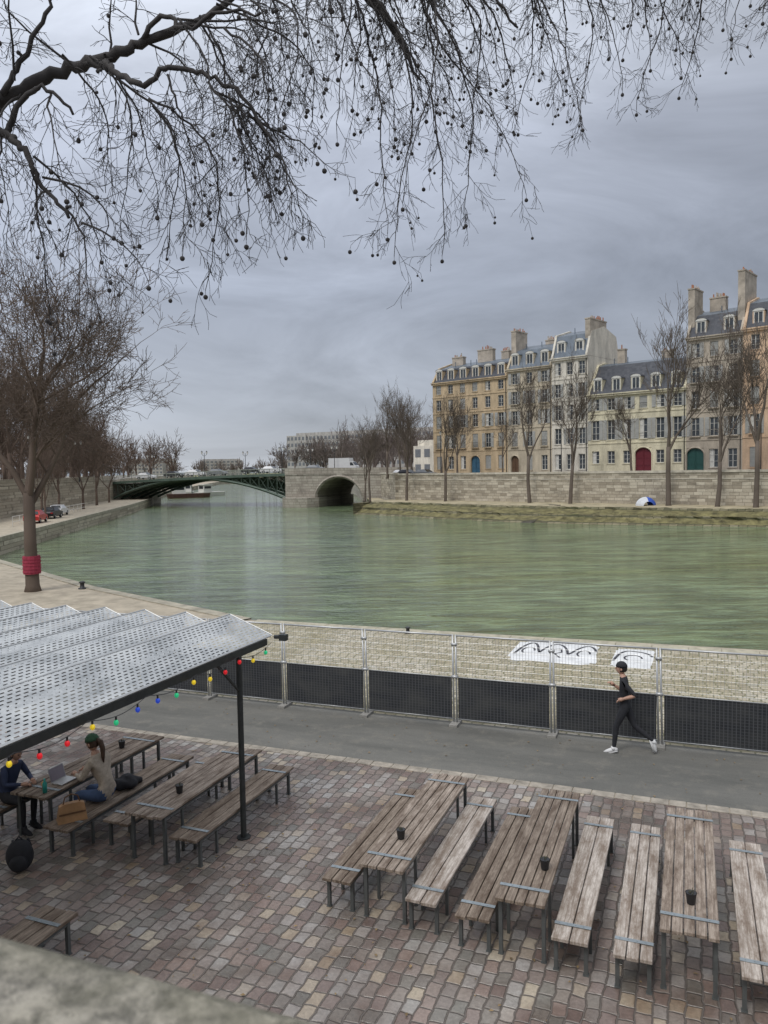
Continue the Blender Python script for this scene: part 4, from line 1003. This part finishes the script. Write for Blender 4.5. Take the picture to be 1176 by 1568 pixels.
    for s in 'LR':
        wv=Vector(J['wr'+s]); d=(wv-Vector(J['el'+s])).normalized(); side=d.cross(Vector((0,0,1))); side=side.normalized() if side.length>.1 else Vector((1,0,0)); nrm=side.cross(d)
        h=MB(); h.tube([wv-d*.02,wv+d*.03,wv+d*.08],[.026,.036,.036],8,0)
        for k,(o_,ln) in enumerate(((-.027,.060),(-.009,.072),(.009,.067),(.027,.052))):
            b0=wv+d*.075+side*o_; b1=b0+d*ln*.45-nrm*.006; b2=b1+(d*.7-nrm*.7)*ln*.35; b3=b2+(d*.2-nrm)*ln*.28; h.tube([b0,b1,b2,b3],[.0095,.0088,.008,.0065],6)
        sg=1 if s=='L' else -1
        b0=wv+d*.025+side*.03*sg; b1=b0+(d*.6+side*.6*sg)*.04; b2=b1+(d*.9+side*.1*sg-nrm*.3)*.032; h.tube([b0,b1,b2],[.012,.0105,.008],6)
        h.obj('hand_'+s,[m_skin],parent=E,smooth=True)
        an=Vector(J['an'+s]); to=Vector(J['to'+s]); f=(to-an).normalized(); dn=Vector((0,0,-1)); dn=(dn-f*dn.dot(f)).normalized()
        sh=MB(); heel=an-f*.05+dn*.03
        sh.tube([an+dn*-.03,an+dn*.03+f*.02],[.045,.048],10); 
        L_=(to-an).length+.10; ctr=heel+f*L_/2
        rot=Matrix((f.cross(dn)*-1,f,dn*-1)).transposed()
        sh2=MB(); sh2.ball((0,0,0),(.046,L_/2+.02,.045),0,12,8,lambda p:Vector((p.x,p.y,max(-.03,p.z*(1-.35*(p.y/(L_/2)))))))
        sh2.box(-.04,.04,-L_/2,L_/2,-.042,-.028)
        for i,v in enumerate(sh2.v): sh2.v[i]=tuple(rot@Vector(v)+ctr)
        off=len(sh.v); sh.v+=sh2.v; sh.f+=[tuple(i+off for i in fc) for fc in sh2.f]; sh.m+=sh2.m
        sh.obj('shoe_'+s,[mats[-1]],parent=E,smooth=True)
    return E
run={'pelvis':(0,0,.95),'waist':(0,.015,1.10),'chest':(0,.03,1.30),'neck':(0,.04,1.47),'headb':(0,.055,1.545),
'shL':(-.165,.02,1.39),'elL':(-.22,-.20,1.18),'wrL':(-.19,.03,1.09),'shR':(.165,.02,1.39),'elR':(.22,.04,1.12),'wrR':(.14,.22,1.26),
'hipL':(-.09,0,.90),'knL':(-.09,.16,.51),'anL':(-.09,.20,.09),'toL':(-.09,.34,.045),'hipR':(.09,0,.90),'knR':(.09,-.17,.50),'anR':(.09,-.52,.24),'toR':(.09,-.57,.10)}
human('running_man',run,W(-1.14,15.70,.01),rad(68.5),{'torso':1,'neck':0,'uparm':1,'forearm':0,'leg':1,'shin':1},[m_skin,m_black,m_white],m_hairk,cap=m_black,scale=1.03)
def sit(lean=0,handx=.12):
    return {'pelvis':(0,0,.56),'waist':(0,.01,.71),'chest':(0,.07+lean,.92),'neck':(0,.12+lean,1.08),'headb':(0,.155+lean,1.155),
'shL':(-.165,.08+lean,1.01),'elL':(-.24,.22,.80),'wrL':(-handx,.44,.80),'shR':(.165,.08+lean,1.01),'elR':(.24,.22,.80),'wrR':(handx,.44,.80),
'hipL':(-.09,.03,.53),'knL':(-.12,.44,.51),'anL':(-.12,.40,.10),'toL':(-.12,.54,.045),'hipR':(.09,.03,.53),'knR':(.12,.44,.51),'anR':(.12,.44,.10),'toR':(.12,.58,.045)}
human('seated_woman',sit(.06),W(-8.62,9.60),rad(68.5),{'torso':1,'neck':0,'uparm':1,'forearm':1,'leg':2,'shin':2},[m_skin,m_beige,m_jeans,m_white],m_hair,cap=m_green,ponytail=True,head_pitch=-.25,scale=1.12)
human('seated_man',sit(.05,.1),W(-10.25,9.15),rad(-111.5),{'torso':1,'neck':0,'uparm':1,'forearm':1,'leg':2,'shin':2},[m_skin,m_navy,m_black,m_black],m_hairk,head_pitch=-.3)
mb=MB(); mb.ball((0,0,.09),(.24,.17,.11),0,18,10,lambda p:Vector((p.x*(1+.25*math.sin(p.y*30)),p.y*(1+.2*math.sin(p.x*24)),max(-.085,p.z*(1+.3*math.sin(p.x*22+p.y*17))))))
mb.tube([(.15,.05,.1),(.26,.14,.04),(.27,.2,-.12)],[.06,.05,.035],8)
mb.obj('black_jacket',[m_black],W(-8.72,10.15,.455),.5,smooth=True)

def handbag(loc,rz):
    mb=MB()
    hw=[(-.21,0),(.21,0),(.18,.24),(.10,.27),(-.10,.27),(-.18,.24)]
    for s,t in ((-1,.10),(1,.10)):
        mb.poly([(x,s*(t if z<.1 else t*.45),z) for x,z in (hw if s<0 else hw[::-1])])
    n=len(hw)
    for i in range(n):
        a,b_=hw[i],hw[(i+1)%n]; ta=.10 if a[1]<.1 else .045; tb_=.10 if b_[1]<.1 else .045
        mb.quad((a[0],-ta,a[1]),(a[0],ta,a[1]),(b_[0],tb_,b_[1]),(b_[0],-tb_,b_[1]))
    mb.tube([(-.12,0,.26),(-.09,0,.36),(0,0,.40),(.09,0,.36),(.12,0,.26)],.011,6,1); mb.box(-.19,.19,-.087,-.08,.12,.145,1)
    bevel(mb.obj('leather_handbag',[M('tan_leather',(.36,.20,.09),.55,.2,5),M('dark_leather',(.14,.07,.03),.5,.2,5)],loc,rz),.02,3)
handbag(W(-8.70,8.92,.455),-TH+.9)
mb=MB(); mb.ball((0,0,.22),(.19,.13,.24),0,14,10,lambda p:Vector((p.x,p.y,max(-.22,p.z)))); mb.ball((0,-.12,.15),(.13,.06,.12),0,12,8); mb.tube([(-.05,0,.44),(0,0,.5),(.05,0,.44)],.012,6); mb.tube([(.1,.11,.4),(.12,.2,.25),(.1,.12,.06)],.02,6); mb.tube([(-.1,.11,.4),(-.12,.2,.25),(-.1,.12,.06)],.02,6)
mb.obj('black_backpack',[m_black],W(-8.95,8.15,.006),.3,smooth=True)
mb=MB(); mb.box(-.16,.16,-.11,.11,0,.015); mb.quad((-.16,.11,.014),(.16,.11,.014),(.16,.18,.22),(-.16,.18,.22),0); mb.quad((-.15,.108,.024),(.15,.108,.024),(.15,.175,.21),(-.15,.175,.21),1)
mb.obj('laptop',[m_galv,M('laptop_screen',(.25,.22,.26),.3,.1)],W(-9.35,9.45,.76),rad(68.5))
mb=MB(); mb.tube([(0,0,0),(0,0,.15),(0,0,.18),(0,0,.22)],[.035,.035,.015,.015],10); mb.obj('water_bottle',[M('teal_bottle',(.03,.35,.3),.4,.1)],W(-9.3,9.0,.76),smooth=True)
mb=MB(); mb.tube([(0,0,0),(0,0,.11)],[.03,.036],10); mb.obj('orange_cup',[M('orange_paint',(.6,.25,.04),.5,.1)],W(-9.42,9.1,.76),smooth=True)

# tent on the island walk
mb=MB(); n=10
for i in range(n):
    a0,a1=math.pi*i/n,math.pi*(i+1)/n
    for j in range(4):
        def f(a,j): 
            y=-1.0+j*.5; s=math.sqrt(max(.02,1-(y/1.15)**2)); return (-math.cos(a)*1.3*s,y,math.sin(a)*1.15*s)
        mb.quad(f(a0,j),f(a1,j),f(a1,j+1),f(a0,j+1),0 if (i<5) else 1)
v=Vector((2.5,131,.35))+WD*44.2-WN*2.2
mb.obj('camping_tent',[M('tent_blue',(.04,.10,.45),.6,.1),M('tent_white',(.6,.62,.65),.6,.1)],v,WA+3.9)
# boats beyond the bridge
def boat(name,loc,rz,hullc,crane):
    E=empty(name,loc,rz); h=MB(); hl=[(-6,-1.6),(4,-1.6),(6.3,0),(4,1.6),(-6,1.6)]
    h.poly([(x,y,1.2) for x,y in hl])
    for i in range(5):
        a=hl[i]; b=hl[(i+1)%5]; h.quad((a[0]*.95,a[1]*.8,-.2),(b[0]*.95,b[1]*.8,-.2),(*b,1.2),(*a,1.2))
    h.obj('hull',[hullc],parent=E); c=MB(); c.box(-4.5,-1,-1.1,1.1,1.2,3.4); c.box(-4.8,-.7,-1.3,1.3,3.403,3.55); c.obj('cabin',[m_frame],parent=E)
    c=MB(); c.box(-4.52,-4.503,-.8,.8,2.2,3.1); c.box(-4.2,-1.4,-1.13,-1.103,2.3,3.0); c.obj('cabin_windows',[m_carglass],parent=E)
    if crane:
        c=MB(); c.tube([(1,0,1.2),(1,0,4.2),(4.5,0,6.0)],.12,5); c.tube([(-2,0,3.5),(-2,0,6)],.05,5); c.obj('crane',[m_dark],parent=E)
boat('work_boat',(-56,222,-1.6),rad(25),M('boat_hull',(.10,.05,.04),.6,.3),True)
boat('moored_boat',(-62,246,-1.6),rad(100),m_frame,False)
boat('moored_boat',(-52.5,236,-1.6),rad(60),m_frame,False)
# railing on the left quay
mb=MB()
for k in range(14):
    x=-40.2-k*.42; y=86+k*2.6; mb.tube([(x-1.2,y,0),(x-1.2,y,1.1)],.035,5); mb.tube([(x-1.2,y,1.1),(x-1.62,y+2.6,1.1)],.03,5); mb.tube([(x-1.2,y,.5),(x-1.62,y+2.6,.5)],.03,5)
mb.obj('quay_railing',[m_frame])
